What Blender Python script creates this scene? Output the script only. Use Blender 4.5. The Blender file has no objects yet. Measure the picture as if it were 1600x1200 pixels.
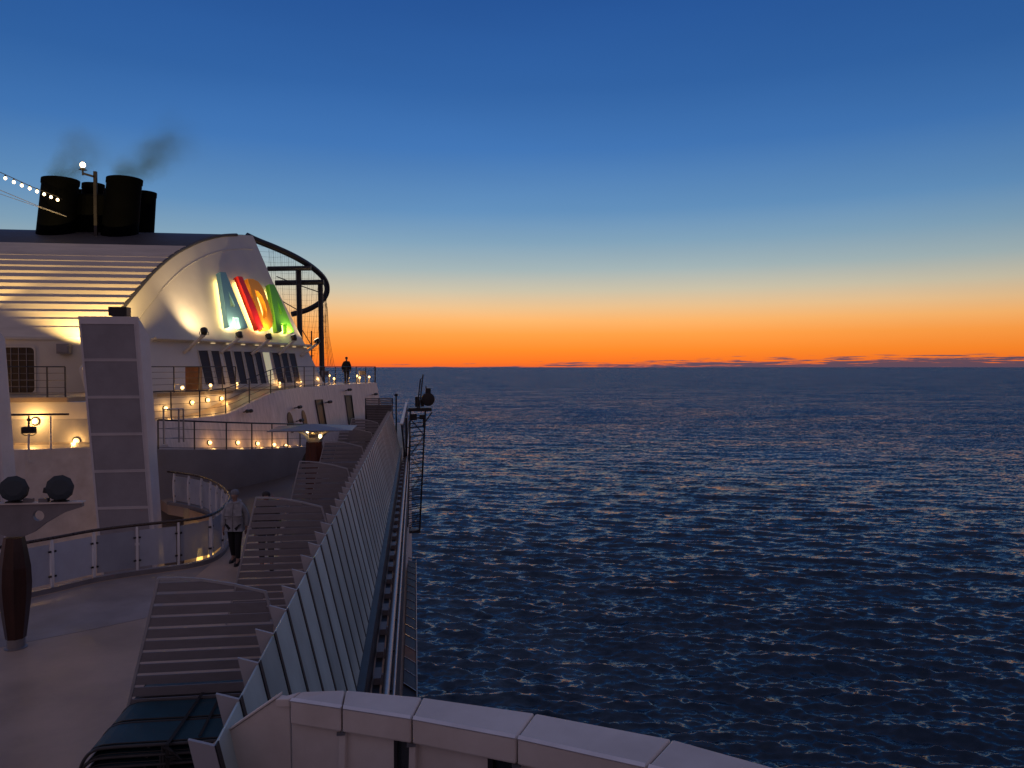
import bpy, bmesh, math, random
import numpy as np
from mathutils import Vector, Matrix
from mathutils.geometry import tessellate_polygon
random.seed(7)
scene = bpy.context.scene
COL = scene.collection
RAD = math.radians

# ------------------------------------------------------------------ camera
EYE = Vector((0.0, 0.0, 4.7)); FPX = 1150.0; YAW = RAD(7.53); PITCH = RAD(1.345)
cam = bpy.data.cameras.new('camera'); camo = bpy.data.objects.new('camera', cam); COL.objects.link(camo)
cam.sensor_width = 36.0; cam.lens = 36.0 * FPX / 1600.0; cam.clip_start = 0.05; cam.clip_end = 200000.0
camo.location = EYE; camo.rotation_euler = (RAD(90) - PITCH, 0, -YAW)
scene.camera = camo
_f = Vector((math.sin(YAW)*math.cos(PITCH), math.cos(YAW)*math.cos(PITCH), -math.sin(PITCH)))
_r = Vector((math.cos(YAW), -math.sin(YAW), 0)); _u = _r.cross(_f)
def ray(px, py): return _f + _r*((px-800)/FPX) - _u*((py-600)/FPX)
def at_z(px, py, z):
    d = ray(px, py); return EYE + d*((z-EYE.z)/d.z)
def at_Y(px, py, Y):
    d = ray(px, py); return EYE + d*(Y/d.y)
def at_pl(px, py, P, n):
    d = ray(px, py); return EYE + d*((P-EYE).dot(n)/d.dot(n))

# ------------------------------------------------------------------ world: dusk sky
def lin(r, g, b):
    def c(v):
        v /= 255.0
        return v/12.92 if v <= 0.04045 else ((v+0.055)/1.055)**2.4
    return (c(r), c(g), c(b), 1.0)
SUN_AZ = RAD(3.0)            # sunset bearing, measured from the ship's axis (+Y) towards starboard (+X)
SUN_EL = RAD(-2.0)
world = bpy.data.worlds.new('World'); scene.world = world; world.use_nodes = True
wn = world.node_tree.nodes; wl = world.node_tree.links; wn.clear()
def N(t, **k):
    n = wn.new(t)
    for a, b in k.items(): setattr(n, a, b)
    return n
def M2(op, a, b=None, c=None, clamp=False):
    n = N('ShaderNodeMath', operation=op); n.use_clamp = clamp
    for i, v in enumerate((a, b, c)):
        if v is None: continue
        if isinstance(v, (int, float)): n.inputs[i].default_value = v
        else: wl.new(v, n.inputs[i])
    return n.outputs[0]
tc = N('ShaderNodeTexCoord'); sep = N('ShaderNodeSeparateXYZ'); wl.new(tc.outputs['Generated'], sep.inputs[0])
zz = sep.outputs['Z']
def ramp(stops, fac):
    n = N('ShaderNodeValToRGB'); e = n.color_ramp.elements
    n.color_ramp.interpolation = 'B_SPLINE' if False else 'LINEAR'
    while len(e) > 1: e.remove(e[-1])
    e[0].position = stops[0][0]; e[0].color = stops[0][1]
    for p, c in stops[1:]:
        k = e.new(p); k.color = c
    wl.new(fac, n.inputs[0]); return n.outputs[0]
zf = M2('DIVIDE', zz, 0.8, clamp=True)
S = lambda z: z/0.8
glow = [(S(0), lin(234, 104, 48)), (S(.006), lin(249, 116, 38)), (S(.022), lin(253, 136, 44)), (S(.044), lin(252, 156, 70)),
        (S(.062), lin(246, 176, 104)), (S(.080), lin(228, 187, 138)), (S(.102), lin(196, 187, 164)), (S(.130), lin(156, 174, 178)), (S(.165), lin(122, 157, 182)),
        (S(.205), lin(90, 138, 184)), (S(.28), lin(56, 112, 177)), (S(.35), lin(38, 93, 160)), (S(.45), lin(25, 77, 146)), (S(.62), lin(70, 90, 132)), (S(.8), lin(102, 99, 122))]
away = [(S(0), lin(76, 62, 70)), (S(.05), lin(98, 76, 80)), (S(.12), lin(126, 99, 102)), (S(.25), lin(150, 122, 126)), (S(.45), lin(152, 130, 142)), (S(.62), lin(130, 118, 134)), (S(.8), lin(102, 99, 122))]
c_glow = ramp(glow, zf); c_away = ramp(away, zf)
hl = M2('SQRT', M2('ADD', M2('MULTIPLY', sep.outputs['X'], sep.outputs['X']), M2('MULTIPLY', sep.outputs['Y'], sep.outputs['Y'])))
dt = M2('ADD', M2('MULTIPLY', sep.outputs['X'], math.sin(SUN_AZ)), M2('MULTIPLY', sep.outputs['Y'], math.cos(SUN_AZ)))
ca = M2('DIVIDE', dt, M2('MAXIMUM', hl, 0.001))
mr = N('ShaderNodeMapRange', interpolation_type='SMOOTHSTEP'); wl.new(ca, mr.inputs[0])
mr.inputs[1].default_value = 0.30; mr.inputs[2].default_value = -0.70; mr.inputs[3].default_value = 0.0; mr.inputs[4].default_value = 1.0
mx = N('ShaderNodeMix', data_type='RGBA'); wl.new(mr.outputs[0], mx.inputs[0]); wl.new(c_glow, mx.inputs[6]); wl.new(c_away, mx.inputs[7])
# streaks of low cloud far off on the horizon
cmap = N('ShaderNodeVectorMath', operation='MULTIPLY'); wl.new(tc.outputs['Generated'], cmap.inputs[0]); cmap.inputs[1].default_value = (20, 20, 560)
cn = N('ShaderNodeTexNoise'); cn.inputs['Scale'].default_value = 1.0; cn.inputs['Detail'].default_value = 6.0; cn.inputs['Roughness'].default_value = .62
wl.new(cmap.outputs[0], cn.inputs['Vector'])
low = N('ShaderNodeMapRange'); wl.new(zz, low.inputs[0]); low.inputs[1].default_value = 0.016; low.inputs[2].default_value = 0.0; low.inputs[3].default_value = 0.0; low.inputs[4].default_value = 1.0
side = N('ShaderNodeMapRange'); wl.new(sep.outputs['X'], side.inputs[0]); side.inputs[1].default_value = 0.0; side.inputs[2].default_value = 0.62; side.inputs[3].default_value = .0; side.inputs[4].default_value = .30
cm = M2('ADD', M2('MULTIPLY', cn.outputs[0], 1.0), M2('SUBTRACT', M2('ADD', M2('MULTIPLY', low.outputs[0], .30), side.outputs[0]), 0.86))
cmask = M2('MULTIPLY', M2('MULTIPLY', cm, 14.0, clamp=True), M2('MULTIPLY', low.outputs[0], 5.0, clamp=True), clamp=True)
mc = N('ShaderNodeMix', data_type='RGBA'); wl.new(M2('MULTIPLY', cmask, .95), mc.inputs[0]); wl.new(mx.outputs[2], mc.inputs[6]); mc.inputs[7].default_value = lin(82, 74, 94)
sky = N('ShaderNodeTexSky', sky_type='NISHITA'); sky.sun_disc = False
sky.sun_elevation = SUN_EL; sky.sun_rotation = SUN_AZ; sky.altitude = 40.0
hz = N('ShaderNodeTexNoise'); hz.inputs['Scale'].default_value = 1.0; hz.inputs['Detail'].default_value = 4.0      # faint uneven haze
hv = N('ShaderNodeVectorMath', operation='MULTIPLY'); wl.new(tc.outputs['Generated'], hv.inputs[0]); hv.inputs[1].default_value = (1.6, 1.6, 9.0); wl.new(hv.outputs[0], hz.inputs['Vector'])
hm_ = N('ShaderNodeMapRange'); hm_.inputs[3].default_value = .90; hm_.inputs[4].default_value = 1.10; wl.new(hz.outputs[0], hm_.inputs[0])
hx_ = N('ShaderNodeVectorMath', operation='SCALE'); wl.new(mc.outputs[2], hx_.inputs[0]); az_ = N('ShaderNodeMapRange'); wl.new(ca, az_.inputs[0]); az_.inputs[1].default_value = 1.0; az_.inputs[2].default_value = .70; az_.inputs[3].default_value = 1.03; az_.inputs[4].default_value = .87
wl.new(M2('MULTIPLY', hm_.outputs[0], az_.outputs[0]), hx_.inputs['Scale'])
ad = N('ShaderNodeMix', data_type='RGBA'); ad.blend_type = 'ADD'; ad.inputs[0].default_value = 0.05
wl.new(hx_.outputs[0], ad.inputs[6]); wl.new(sky.outputs[0], ad.inputs[7])
bg = N('ShaderNodeBackground'); bg.inputs['Strength'].default_value = 1.0; wl.new(ad.outputs[2], bg.inputs[0])
wo = N('ShaderNodeOutputWorld'); wl.new(bg.outputs[0], wo.inputs[0])

# afterglow: the sun has just set, only its last soft warm light is left
sl = bpy.data.lights.new('sun', 'SUN'); sl.energy = 0.004; sl.angle = RAD(30); sl.color = (1.0, .50, .28)
so = bpy.data.objects.new('sun', sl); COL.objects.link(so)
sd = Vector((math.sin(SUN_AZ), math.cos(SUN_AZ), math.tan(RAD(5.0))))
so.rotation_euler = sd.to_track_quat('Z', 'Y').to_euler(); so.location = (60, 200, 60)
vs = scene.view_settings; vs.view_transform = 'Standard'; vs.look = 'None'; vs.exposure = 0.0; vs.gamma = 1.0
scene.render.engine = 'CYCLES'

# ------------------------------------------------------------------ materials
MATS = {}
def mat(name, col, rough=.5, metal=0.0, var=.12, scale=3.0, bump=0.0, bscale=40.0, stretch=None, emit=None, estr=0.0, spec=.5, trans=0.0, alpha=1.0, rvar=.15, dirt=None):
    m = bpy.data.materials.new(name); m.use_nodes = True; nt = m.node_tree; b = nt.nodes['Principled BSDF']; L = nt.links
    c = tuple(col[:3]) + (1.0,)
    b.inputs['Roughness'].default_value = rough; b.inputs['Metallic'].default_value = metal; b.inputs['Specular IOR Level'].default_value = spec
    b.inputs['Transmission Weight'].default_value = trans; b.inputs['Alpha'].default_value = alpha
    t = nt.nodes.new('ShaderNodeTexCoord'); mp = nt.nodes.new('ShaderNodeMapping'); L.new(t.outputs['Object'], mp.inputs[0])
    if stretch: mp.inputs['Scale'].default_value = stretch
    n = nt.nodes.new('ShaderNodeTexNoise'); n.inputs['Scale'].default_value = scale; n.inputs['Detail'].default_value = 6; n.inputs['Roughness'].default_value = .6
    L.new(mp.outputs[0], n.inputs['Vector'])
    r = nt.nodes.new('ShaderNodeMapRange'); r.inputs[1].default_value = .25; r.inputs[2].default_value = .75; L.new(n.outputs[0], r.inputs[0])
    x = nt.nodes.new('ShaderNodeMix'); x.data_type = 'RGBA'
    d = dirt if dirt else tuple(v*(1-2*var) for v in c[:3])
    x.inputs[6].default_value = tuple(d[:3]) + (1,); x.inputs[7].default_value = tuple(min(1, v*(1+var*.5)) for v in c[:3]) + (1,)
    L.new(r.outputs[0], x.inputs[0]); L.new(x.outputs[2], b.inputs['Base Color'])
    q = nt.nodes.new('ShaderNodeMapRange'); q.inputs[3].default_value = max(.02, rough-rvar*rough); q.inputs[4].default_value = min(1, rough+rvar)
    L.new(n.outputs[0], q.inputs[0]); L.new(q.outputs[0], b.inputs['Roughness'])
    if bump:
        n2 = nt.nodes.new('ShaderNodeTexNoise'); n2.inputs['Scale'].default_value = bscale; n2.inputs['Detail'].default_value = 4; L.new(mp.outputs[0], n2.inputs['Vector'])
        bp = nt.nodes.new('ShaderNodeBump'); bp.inputs['Strength'].default_value = bump; bp.inputs['Distance'].default_value = .02
        L.new(n2.outputs[0], bp.inputs['Height']); L.new(bp.outputs[0], b.inputs['Normal'])
    if emit:
        b.inputs['Emission Color'].default_value = tuple(emit[:3]) + (1,); b.inputs['Emission Strength'].default_value = estr
    MATS[name] = m; return m
mat('white', (.70, .65, .62), .40, dirt=(.54, .48, .44), scale=2.2, bump=.05, bscale=6)
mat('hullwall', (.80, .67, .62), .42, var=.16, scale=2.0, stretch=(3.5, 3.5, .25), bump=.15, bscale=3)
mat('casing', (.55, .54, .51), .42, var=.07, scale=.5, bump=.12, bscale=1.2)
mat('slatgrey', (.225, .215, .235), .45, var=.08, scale=4, stretch=(1, 1, 3))
mat('louver', (.62, .57, .50), .45, var=.12, scale=1.2, stretch=(.4, 2, 2))
mat('darkroof', (.05, .05, .06), .5)
mat('black', (.012, .012, .015), .42, var=.2)
mat('funnel', (.0015, .002, .003), .7, var=.25, scale=1.0, spec=.02)
mat('darkmetal', (.03, .032, .04), .4, metal=.3)
mat('steel', (.36, .36, .38), .36, metal=.85, scale=8)
mat('bright', (.75, .75, .78), .22, metal=.8, scale=8)
mat('wood', (.050, .016, .010), .33, var=.3, scale=5, stretch=(3, 3, .3), bump=.05, bscale=20)
mat('railwood', (.045, .022, .012), .22, var=.25, scale=12)
mat('deck', (.55, .40, .30), .27, var=.24, scale=.5, bump=.08, bscale=18, rvar=.45, spec=.5)
mat('deckdark', (.40, .34, .32), .26, var=.22, scale=1.1, bump=.05, bscale=25, rvar=.35)
mat('deckgold', (.42, .33, .22), .30, var=.15, scale=1.5)
mat('kerb', (.22, .21, .23), .4)
mat('mesh', (.17, .16, .18), .6, var=.15, scale=2.5, bump=.5, bscale=160)
mat('teal', (.012, .070, .105), .55, var=.2, scale=3, bump=.25, bscale=90)
mat('tube', (.07, .07, .075), .35, metal=.4)
mat('strap', (.025, .024, .026), .7)
mat('winglass', (.05, .037, .026), .35, spec=.25)
mat('lampglass', (1, .85, .6), .4, emit=(1, .60, .20), estr=4.0)
mat('bulb', (1, .9, .7), .4, emit=(1, .70, .36), estr=6.0)
mat('flare', (1, .9, .7), .4, emit=(1, .72, .40), estr=9.0)
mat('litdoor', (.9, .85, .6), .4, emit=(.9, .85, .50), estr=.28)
mat('backlight', (1, .9, .6), .4, emit=(1, .70, .22), estr=7.0)
mat('reflectglow', (1, .8, .4), .4, emit=(1, .62, .16), estr=1.1)  # glow of the panes that stand in for reflections
mat('strip', (1, .9, .7), .4, emit=(1, .72, .36), estr=.5)
mat('post', (.80, .79, .80), .3, var=.05)
mat('barlight', (.38, .38, .41), .4, var=.06)
mat('pylongrey', (.62, .60, .63), .45, var=.08, scale=1.5)
mat('panelmesh', (.30, .29, .32), .6, var=.12, scale=1.5, bump=.5, bscale=160)
mat('lampblue', (.030, .045, .060), .5, metal=.2)
mat('caphighlight', (.85, .85, .90), .25, metal=.6)  # pale metal for the painted highlight on the bulwark cap
mat('darkwall', (.29, .265, .265), .5, var=.12, scale=1.0)
mat('aftdeck', (.17, .125, .10), .4, var=.2, scale=1.0)
mat('greycloth', (.09, .08, .08), .85)
mat('redwood', (.13, .035, .020), .4, var=.25, scale=4, stretch=(3, 3, .3))
mat('lens', (.9, .9, .8), .2, emit=(1, .85, .55), estr=6.0)
mat('A_blue', (.12, .30, .42), .4, var=.03)
mat('I_red', (.66, .014, .012), .4, var=.03)
mat('D_yellow', (.80, .34, .010), .4, var=.03)
mat('A_green', (.11, .44, .03), .4, var=.03)
mat('jacket', (.35, .36, .39), .8, var=.2, scale=10, bump=.4, bscale=30)
mat('darkcloth', (.012, .013, .017), .85, var=.2, scale=10)
mat('skin', (.34, .21, .16), .55, var=.08, scale=8)
mat('hair', (.03, .024, .02), .6)
mat('knit', (.22, .23, .26), .9, var=.2, scale=40, bump=.5, bscale=80)
mat('cable', (.02, .02, .02), .6)
mat('orange', (.28, .12, .045), .45, var=.3)
mat('stripe', (.05, .055, .065), .35)

def glass(name, tint, rough, mixf, dirtscale=2.0, gcol=(.3, .36, .4)):
    m = bpy.data.materials.new(name); m.use_nodes = True; nt = m.node_tree; L = nt.links; b = nt.nodes['Principled BSDF']; out = nt.nodes['Material Output']
    b.inputs['Base Color'].default_value = gcol + (1,); b.inputs['Roughness'].default_value = rough
    tr = nt.nodes.new('ShaderNodeBsdfTransparent'); tr.inputs[0].default_value = tint + (1,)
    t = nt.nodes.new('ShaderNodeTexCoord'); n = nt.nodes.new('ShaderNodeTexNoise'); n.inputs['Scale'].default_value = dirtscale; n.inputs['Detail'].default_value = 7
    mp = nt.nodes.new('ShaderNodeMapping'); mp.inputs['Scale'].default_value = (1, 1, .6); L.new(t.outputs['Object'], mp.inputs[0]); L.new(mp.outputs[0], n.inputs['Vector'])
    r = nt.nodes.new('ShaderNodeMapRange'); r.inputs[1].default_value = .3; r.inputs[2].default_value = .7; r.inputs[3].default_value = max(0, mixf-.13); r.inputs[4].default_value = min(1, mixf+.13); L.new(n.outputs[0], r.inputs[0])
    mxs = nt.nodes.new('ShaderNodeMixShader'); L.new(r.outputs[0], mxs.inputs[0]); L.new(tr.outputs[0], mxs.inputs[1]); L.new(b.outputs[0], mxs.inputs[2]); L.new(mxs.outputs[0], out.inputs[0])
    q = nt.nodes.new('ShaderNodeMapRange'); q.inputs[3].default_value = rough*.7; q.inputs[4].default_value = rough*1.4; L.new(n.outputs[0], q.inputs[0]); L.new(q.outputs[0], b.inputs['Roughness'])
    oi = nt.nodes.new('ShaderNodeObjectInfo'); hv = nt.nodes.new('ShaderNodeMix'); hv.data_type = 'RGBA'; hv.inputs[6].default_value = tuple(v*.55 for v in gcol)+(1,); hv.inputs[7].default_value = gcol+(1,)
    am_ = nt.nodes.new('ShaderNodeMath'); am_.operation = 'MULTIPLY'; am_.inputs[1].default_value = .9; L.new(oi.outputs['Random'], am_.inputs[0]); a2_ = nt.nodes.new('ShaderNodeMath'); a2_.operation = 'ADD'; L.new(am_.outputs[0], a2_.inputs[0]); sb_ = nt.nodes.new('ShaderNodeMath'); sb_.operation = 'MULTIPLY'; sb_.inputs[1].default_value = .5; L.new(n.outputs[0], sb_.inputs[0]); L.new(sb_.outputs[0], a2_.inputs[1]); a2_.use_clamp = True
    L.new(a2_.outputs[0], hv.inputs[0]); L.new(hv.outputs[2], b.inputs['Base Color'])
    MATS[name] = m
glass('frost', (.8, .85, .9), .32, .66, 1.5, (.62, .66, .76))
glass('screenglass', (.55, .62, .62), .32, .87, 2.2, (.47, .61, .63))
glass('clear', (.92, .93, .95), .12, .22, 1.0, (.45, .45, .48))
glass('darkglass', (.35, .4, .45), .15, .7, 1.0, (.05, .055, .06))

# ------------------------------------------------------------------ mesh helpers
def org(o):
    v = Vector((0, 0, 0))
    while o is not None:
        v += o.location; o = o.parent
    return v
def setp(o, label=None, cat=None, group=None, kind=None):
    for k, v in (('label', label), ('category', cat), ('group', group), ('kind', kind)):
        if v: o[k] = v
    return o
def empty(name, loc, label, cat, group=None):
    o = bpy.data.objects.new(name, None); COL.objects.link(o); o.location = Vector(loc); o.empty_display_size = .2
    return setp(o, label, cat, group)
class MB:
    def __init__(s): s.v = []; s.f = []
    def add(s, vs, fs):
        k = len(s.v); s.v += [Vector(p) for p in vs]; s.f += [tuple(i+k for i in f) for f in fs]; return s
    def hexa(s, a, b):           # two quads, a below/before b, same winding
        return s.add(list(a)+list(b), [(3, 2, 1, 0), (4, 5, 6, 7), (0, 1, 5, 4), (1, 2, 6, 5), (2, 3, 7, 6), (3, 0, 4, 7)])
    def box(s, c, d, rot=None):
        c = Vector(c); h = [x/2 for x in d]
        P = [Vector((x, y, z)) for z in (-h[2], h[2]) for x, y in ((-h[0], -h[1]), (h[0], -h[1]), (h[0], h[1]), (-h[0], h[1]))]
        if rot is not None: P = [rot @ p for p in P]
        P = [p+c for p in P]; return s.hexa(P[:4], P[4:])
    def prism(s, pts, off):      # polygon (3D points) extruded by vector off
        off = Vector(off); n = len(pts); P = [Vector(p) for p in pts]
        tri = tessellate_polygon([P]); k = len(s.v)
        s.v += P + [p+off for p in P]
        for t in tri:
            s.f.append((k+t[0], k+t[1], k+t[2])); s.f.append((k+n+t[2], k+n+t[1], k+n+t[0]))
        for i in range(n):
            j = (i+1) % n; s.f.append((k+i, k+j, k+n+j, k+n+i))
        return s
    def holed(s, outer, inner, off):   # ring polygon with a hole, extruded
        off = Vector(off); A = [Vector(p) for p in outer]; B = [Vector(p) for p in inner]; k = len(s.v); n = len(A); m = len(B); T = n+m
        tri = tessellate_polygon([A, B]); s.v += A+B+[p+off for p in A+B]
        for t in tri:
            s.f.append((k+t[0], k+t[1], k+t[2])); s.f.append((k+T+t[2], k+T+t[1], k+T+t[0]))
        for i in range(n):
            j = (i+1) % n; s.f.append((k+i, k+j, k+T+j, k+T+i))
        for i in range(m):
            j = (i+1) % m; s.f.append((k+n+i, k+T+n+i, k+T+n+j, k+n+j))
        return s
    def tube(s, pts, r, seg=8, closed=False, caps=True):
        P = [Vector(p) for p in pts]; n = len(P); k = len(s.v); R = r if isinstance(r, (list, tuple)) else [r]*n
        up = None
        for i in range(n):
            a = P[i-1] if (i > 0 or closed) else P[i]; b = P[(i+1) % n] if (i < n-1 or closed) else P[i]
            t = (b-a).normalized()
            if up is None:
                up = Vector((0, 0, 1)) if abs(t.z) < .9 else Vector((1, 0, 0))
            x = t.cross(up).normalized(); y = x.cross(t).normalized(); up = y
            for q in range(seg):
                w = 2*math.pi*q/seg; s.v.append(P[i] + (x*math.cos(w)+y*math.sin(w))*R[i])
        for i in range(n if closed else n-1):
            for q in range(seg):
                a = k+i*seg+q; b = k+i*seg+(q+1) % seg; j = (i+1) % n; c = k+j*seg+(q+1) % seg; d = k+j*seg+q
                s.f.append((a, b, c, d))
        if caps and not closed:
            s.f.append(tuple(k+q for q in reversed(range(seg)))); s.f.append(tuple(k+(n-1)*seg+q for q in range(seg)))
        return s
    def lathe(s, c, prof, axis=(0, 0, 1), seg=20, caps=True):   # prof: (radius, height along axis)
        c = Vector(c); ax = Vector(axis).normalized(); x = ax.orthogonal().normalized(); y = ax.cross(x); k = len(s.v)
        for r, h in prof:
            for q in range(seg):
                w = 2*math.pi*q/seg; s.v.append(c+ax*h+(x*math.cos(w)+y*math.sin(w))*r)
        for i in range(len(prof)-1):
            for q in range(seg):
                s.f.append((k+i*seg+q, k+i*seg+(q+1) % seg, k+(i+1)*seg+(q+1) % seg, k+(i+1)*seg+q))
        if caps:
            s.f.append(tuple(k+q for q in reversed(range(seg)))); s.f.append(tuple(k+(len(prof)-1)*seg+q for q in range(seg)))
        return s
    def build(s, name, m, parent=None, label=None, cat=None, group=None, kind=None, smooth=False, bevel=0.0):
        if parent is not None: o0 = org(parent); loc = Vector((0, 0, 0))
        else:
            xs = [p.x for p in s.v]; ys = [p.y for p in s.v]; zs = [p.z for p in s.v]
            o0 = Vector(((min(xs)+max(xs))/2, (min(ys)+max(ys))/2, min(zs))); loc = o0
        me = bpy.data.meshes.new(name); me.from_pydata([tuple(p-o0) for p in s.v], [], s.f); me.update()
        bm = bmesh.new(); bm.from_mesh(me); bmesh.ops.recalc_face_normals(bm, faces=bm.faces); bm.to_mesh(me); bm.free()
        me.materials.append(MATS[m])
        if smooth:
            me.polygons.foreach_set('use_smooth', [True]*len(me.polygons))
            try: me.set_sharp_from_angle(angle=RAD(40))
            except Exception: pass
        o = bpy.data.objects.new(name, me); COL.objects.link(o); o.location = loc
        if parent is not None: o.parent = parent
        if bevel:
            bv = o.modifiers.new('bevel', 'BEVEL'); bv.width = bevel; bv.segments = 2; bv.limit_method = 'ANGLE'
        return setp(o, label, cat, group, kind)
def inst(src, parent, loc):     # another piece sharing the mesh of src; loc relative to parent
    o = src.copy(); COL.objects.link(o); o.parent = parent; o.location = Vector(loc); return o
def copy_tree(o, parent=None):
    c = o.copy(); COL.objects.link(c); c.parent = parent
    for ch in list(o.children): copy_tree(ch, c)
    return c
def catmull(P, n=8):
    P = [Vector(p) for p in P]; out = []
    for i in range(len(P)-1):
        a = P[max(0, i-1)]; b = P[i]; c = P[i+1]; d = P[min(len(P)-1, i+2)]
        for k in range(n):
            t = k/n
            out.append(.5*((2*b)+(c-a)*t+(2*a-5*b+4*c-d)*t*t+(3*b-a-3*c+d)*t**3))
    return out+[P[-1]]
def resample(P, step):
    P = [Vector(p) for p in P]; out = [P[0]]; acc = 0.0
    for a, b in zip(P, P[1:]):
        L = (b-a).length; t = step-acc
        while t <= L:
            out.append(a+(b-a)*(t/L)); t += step
        acc = (acc+L) % step
    return out
def bar(mb, a, b, w, d, up=(0, 0, 1)):    # rectangular bar from a to b
    a = Vector(a); b = Vector(b); t = (b-a).normalized(); x = t.cross(Vector(up)).normalized(); y = x.cross(t)
    q = [x*w/2+y*d/2, -x*w/2+y*d/2, -x*w/2-y*d/2, x*w/2-y*d/2]
    mb.hexa([a+k for k in q], [b+k for k in q]); return mb
def point(name, loc, power, color, radius=.05, parent=None):
    l = bpy.data.lights.new(name, 'POINT'); l.energy = power; l.color = color; l.shadow_soft_size = radius
    o = bpy.data.objects.new(name, l); COL.objects.link(o); o.location = Vector(loc)-(org(parent) if parent else Vector()); o.parent = parent; return o
def spot(name, loc, target, power, color, size, blend=.5, radius=.08, parent=None):
    l = bpy.data.lights.new(name, 'SPOT'); l.energy = power; l.color = color; l.spot_size = RAD(size); l.spot_blend = blend; l.shadow_soft_size = radius
    o = bpy.data.objects.new(name, l); COL.objects.link(o); o.location = Vector(loc)-(org(parent) if parent else Vector()); o.parent = parent
    o.rotation_euler = (Vector(loc)-Vector(target)).to_track_quat('Z', 'Y').to_euler(); return o
WARM = (1.0, .52, .15)

# ------------------------------------------------------------------ the sea
SEA = -35.3
def make_sea():
    H = EYE.z-SEA
    rows = [H*FPX/y for y in np.concatenate([np.arange(760, 300, -1.05), np.arange(300, 60, -1.0), np.arange(60, 6, -.8), [5, 4, 3, 2.2, 1.5, 1.0, .7]])]
    rows = np.array([12.0]+rows)
    az = np.concatenate([np.arange(-16, 52, .088), np.arange(52, 344.01, 4.0)])
    A, Rr = np.meshgrid(np.radians(az), rows); X = Rr*np.sin(A); Y = Rr*np.cos(A); Z = np.zeros_like(X)
    dr = np.gradient(rows)[:, None]*np.ones_like(X); ds = np.maximum(np.abs(dr), Rr*RAD(.088))
    dense = (np.degrees(A) < 52.05)
    rng = np.random.RandomState(4); DX = np.zeros_like(X); DY = np.zeros_like(X)
    th0 = RAD(199)
    for L in np.geomspace(.8, 26, 96):
        L *= rng.uniform(.93, 1.07); th = th0+rng.normal(0, .46 if L < 5 else .30)
        k = 2*math.pi/L; amp = .0140*L*(min(1, L/1.6)**.5)*(1 if L < 3.2 else (3.2/L)**1.12)*rng.uniform(.6, 1.3)
        kx, ky = k*math.sin(th), k*math.cos(th); ph = X*kx+Y*ky+rng.uniform(0, 6.28)
        w = np.clip(L/(2.2*ds)-1, 0, 1)*dense
        Z += w*amp*np.cos(ph); DX -= w*amp*.42*math.sin(th)*np.sin(ph); DY -= w*amp*.42*math.cos(th)*np.sin(ph)
    V = np.stack([X+DX, Y+DY, Z], -1).reshape(-1, 3)
    nr, nc = X.shape; i = np.arange(nr-1)[:, None]*nc; j = np.arange(nc-1)[None, :]
    F = np.stack([i+j, i+j+1, i+nc+j+1, i+nc+j], -1).reshape(-1, 4)
    me = bpy.data.meshes.new('sea'); me.vertices.add(len(V)); me.vertices.foreach_set('co', V.astype(np.float32).ravel())
    me.loops.add(F.size); me.loops.foreach_set('vertex_index', F.astype(np.int32).ravel()); me.polygons.add(len(F))
    me.polygons.foreach_set('loop_start', np.arange(0, F.size, 4, dtype=np.int32)); me.polygons.foreach_set('use_smooth', np.ones(len(F), bool)); me.update(calc_edges=True)
    me.flip_normals()
    m = bpy.data.materials.new('seawater'); m.use_nodes = True; nt = m.node_tree; b = nt.nodes['Principled BSDF']; L = nt.links
    b.inputs['Base Color'].default_value = (.004, .015, .034, 1); b.inputs['Roughness'].default_value = .09; b.inputs['IOR'].default_value = 1.333
    t = nt.nodes.new('ShaderNodeTexCoord'); geo = nt.nodes.new('ShaderNodeNewGeometry'); h = geo.outputs['Normal']
    def VM(op, a, b):
        n = nt.nodes.new('ShaderNodeVectorMath'); n.operation = op
        for q, v in ((0, a), (1, b)):
            if isinstance(v, tuple): n.inputs[q].default_value = v
            else: L.new(v, n.inputs[q])
        return n.outputs[0]
    gn = nt.nodes.new('ShaderNodeTexNoise'); gn.inputs['Scale'].default_value = .016; gn.inputs['Detail'].default_value = 4; gm = nt.nodes.new('ShaderNodeMapping'); gm.inputs['Scale'].default_value = (.6, 1.5, 1); L.new(t.outputs['Object'], gm.inputs[0]); L.new(gm.outputs[0], gn.inputs['Vector'])
    gust = nt.nodes.new('ShaderNodeMapRange'); gust.inputs[1].default_value = .3; gust.inputs[2].default_value = .7; gust.inputs[3].default_value = .55; gust.inputs[4].default_value = 1.35; L.new(gn.outputs[0], gust.inputs[0])    # wind patches
    for sc, st, amp in ((.22, (.45, 1.0, 1), .40), (.7, (.35, 1.0, 1), .80), (1.7, (.40, 1, 1), 1.25), (5.0, (.5, 1, 1), .60)):     # ripples tilt the surface
        mp = nt.nodes.new('ShaderNodeMapping'); mp.inputs['Scale'].default_value = st; mp.inputs['Rotation'].default_value = (0, 0, RAD(20)); L.new(t.outputs['Object'], mp.inputs[0])
        n = nt.nodes.new('ShaderNodeTexNoise'); n.inputs['Scale'].default_value = sc; n.inputs['Detail'].default_value = 3; n.inputs['Roughness'].default_value = .55; L.new(mp.outputs[0], n.inputs['Vector'])
        rip = VM('MULTIPLY', VM('SUBTRACT', n.outputs['Color'], (.5, .5, .5)), (amp*.8, amp, 0.0))
        gs = nt.nodes.new('ShaderNodeVectorMath'); gs.operation = 'SCALE'; L.new(rip, gs.inputs[0]); L.new(gust.outputs[0], gs.inputs['Scale'])
        h = VM('ADD', h, gs.outputs[0])
    # far off only the near faces of the unresolved waves show: lean the surface towards the ship
    sp = nt.nodes.new('ShaderNodeVectorMath'); sp.operation = 'NORMALIZE'; L.new(VM('MULTIPLY', t.outputs['Object'], (1, 1, 0)), sp.inputs[0])
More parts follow.
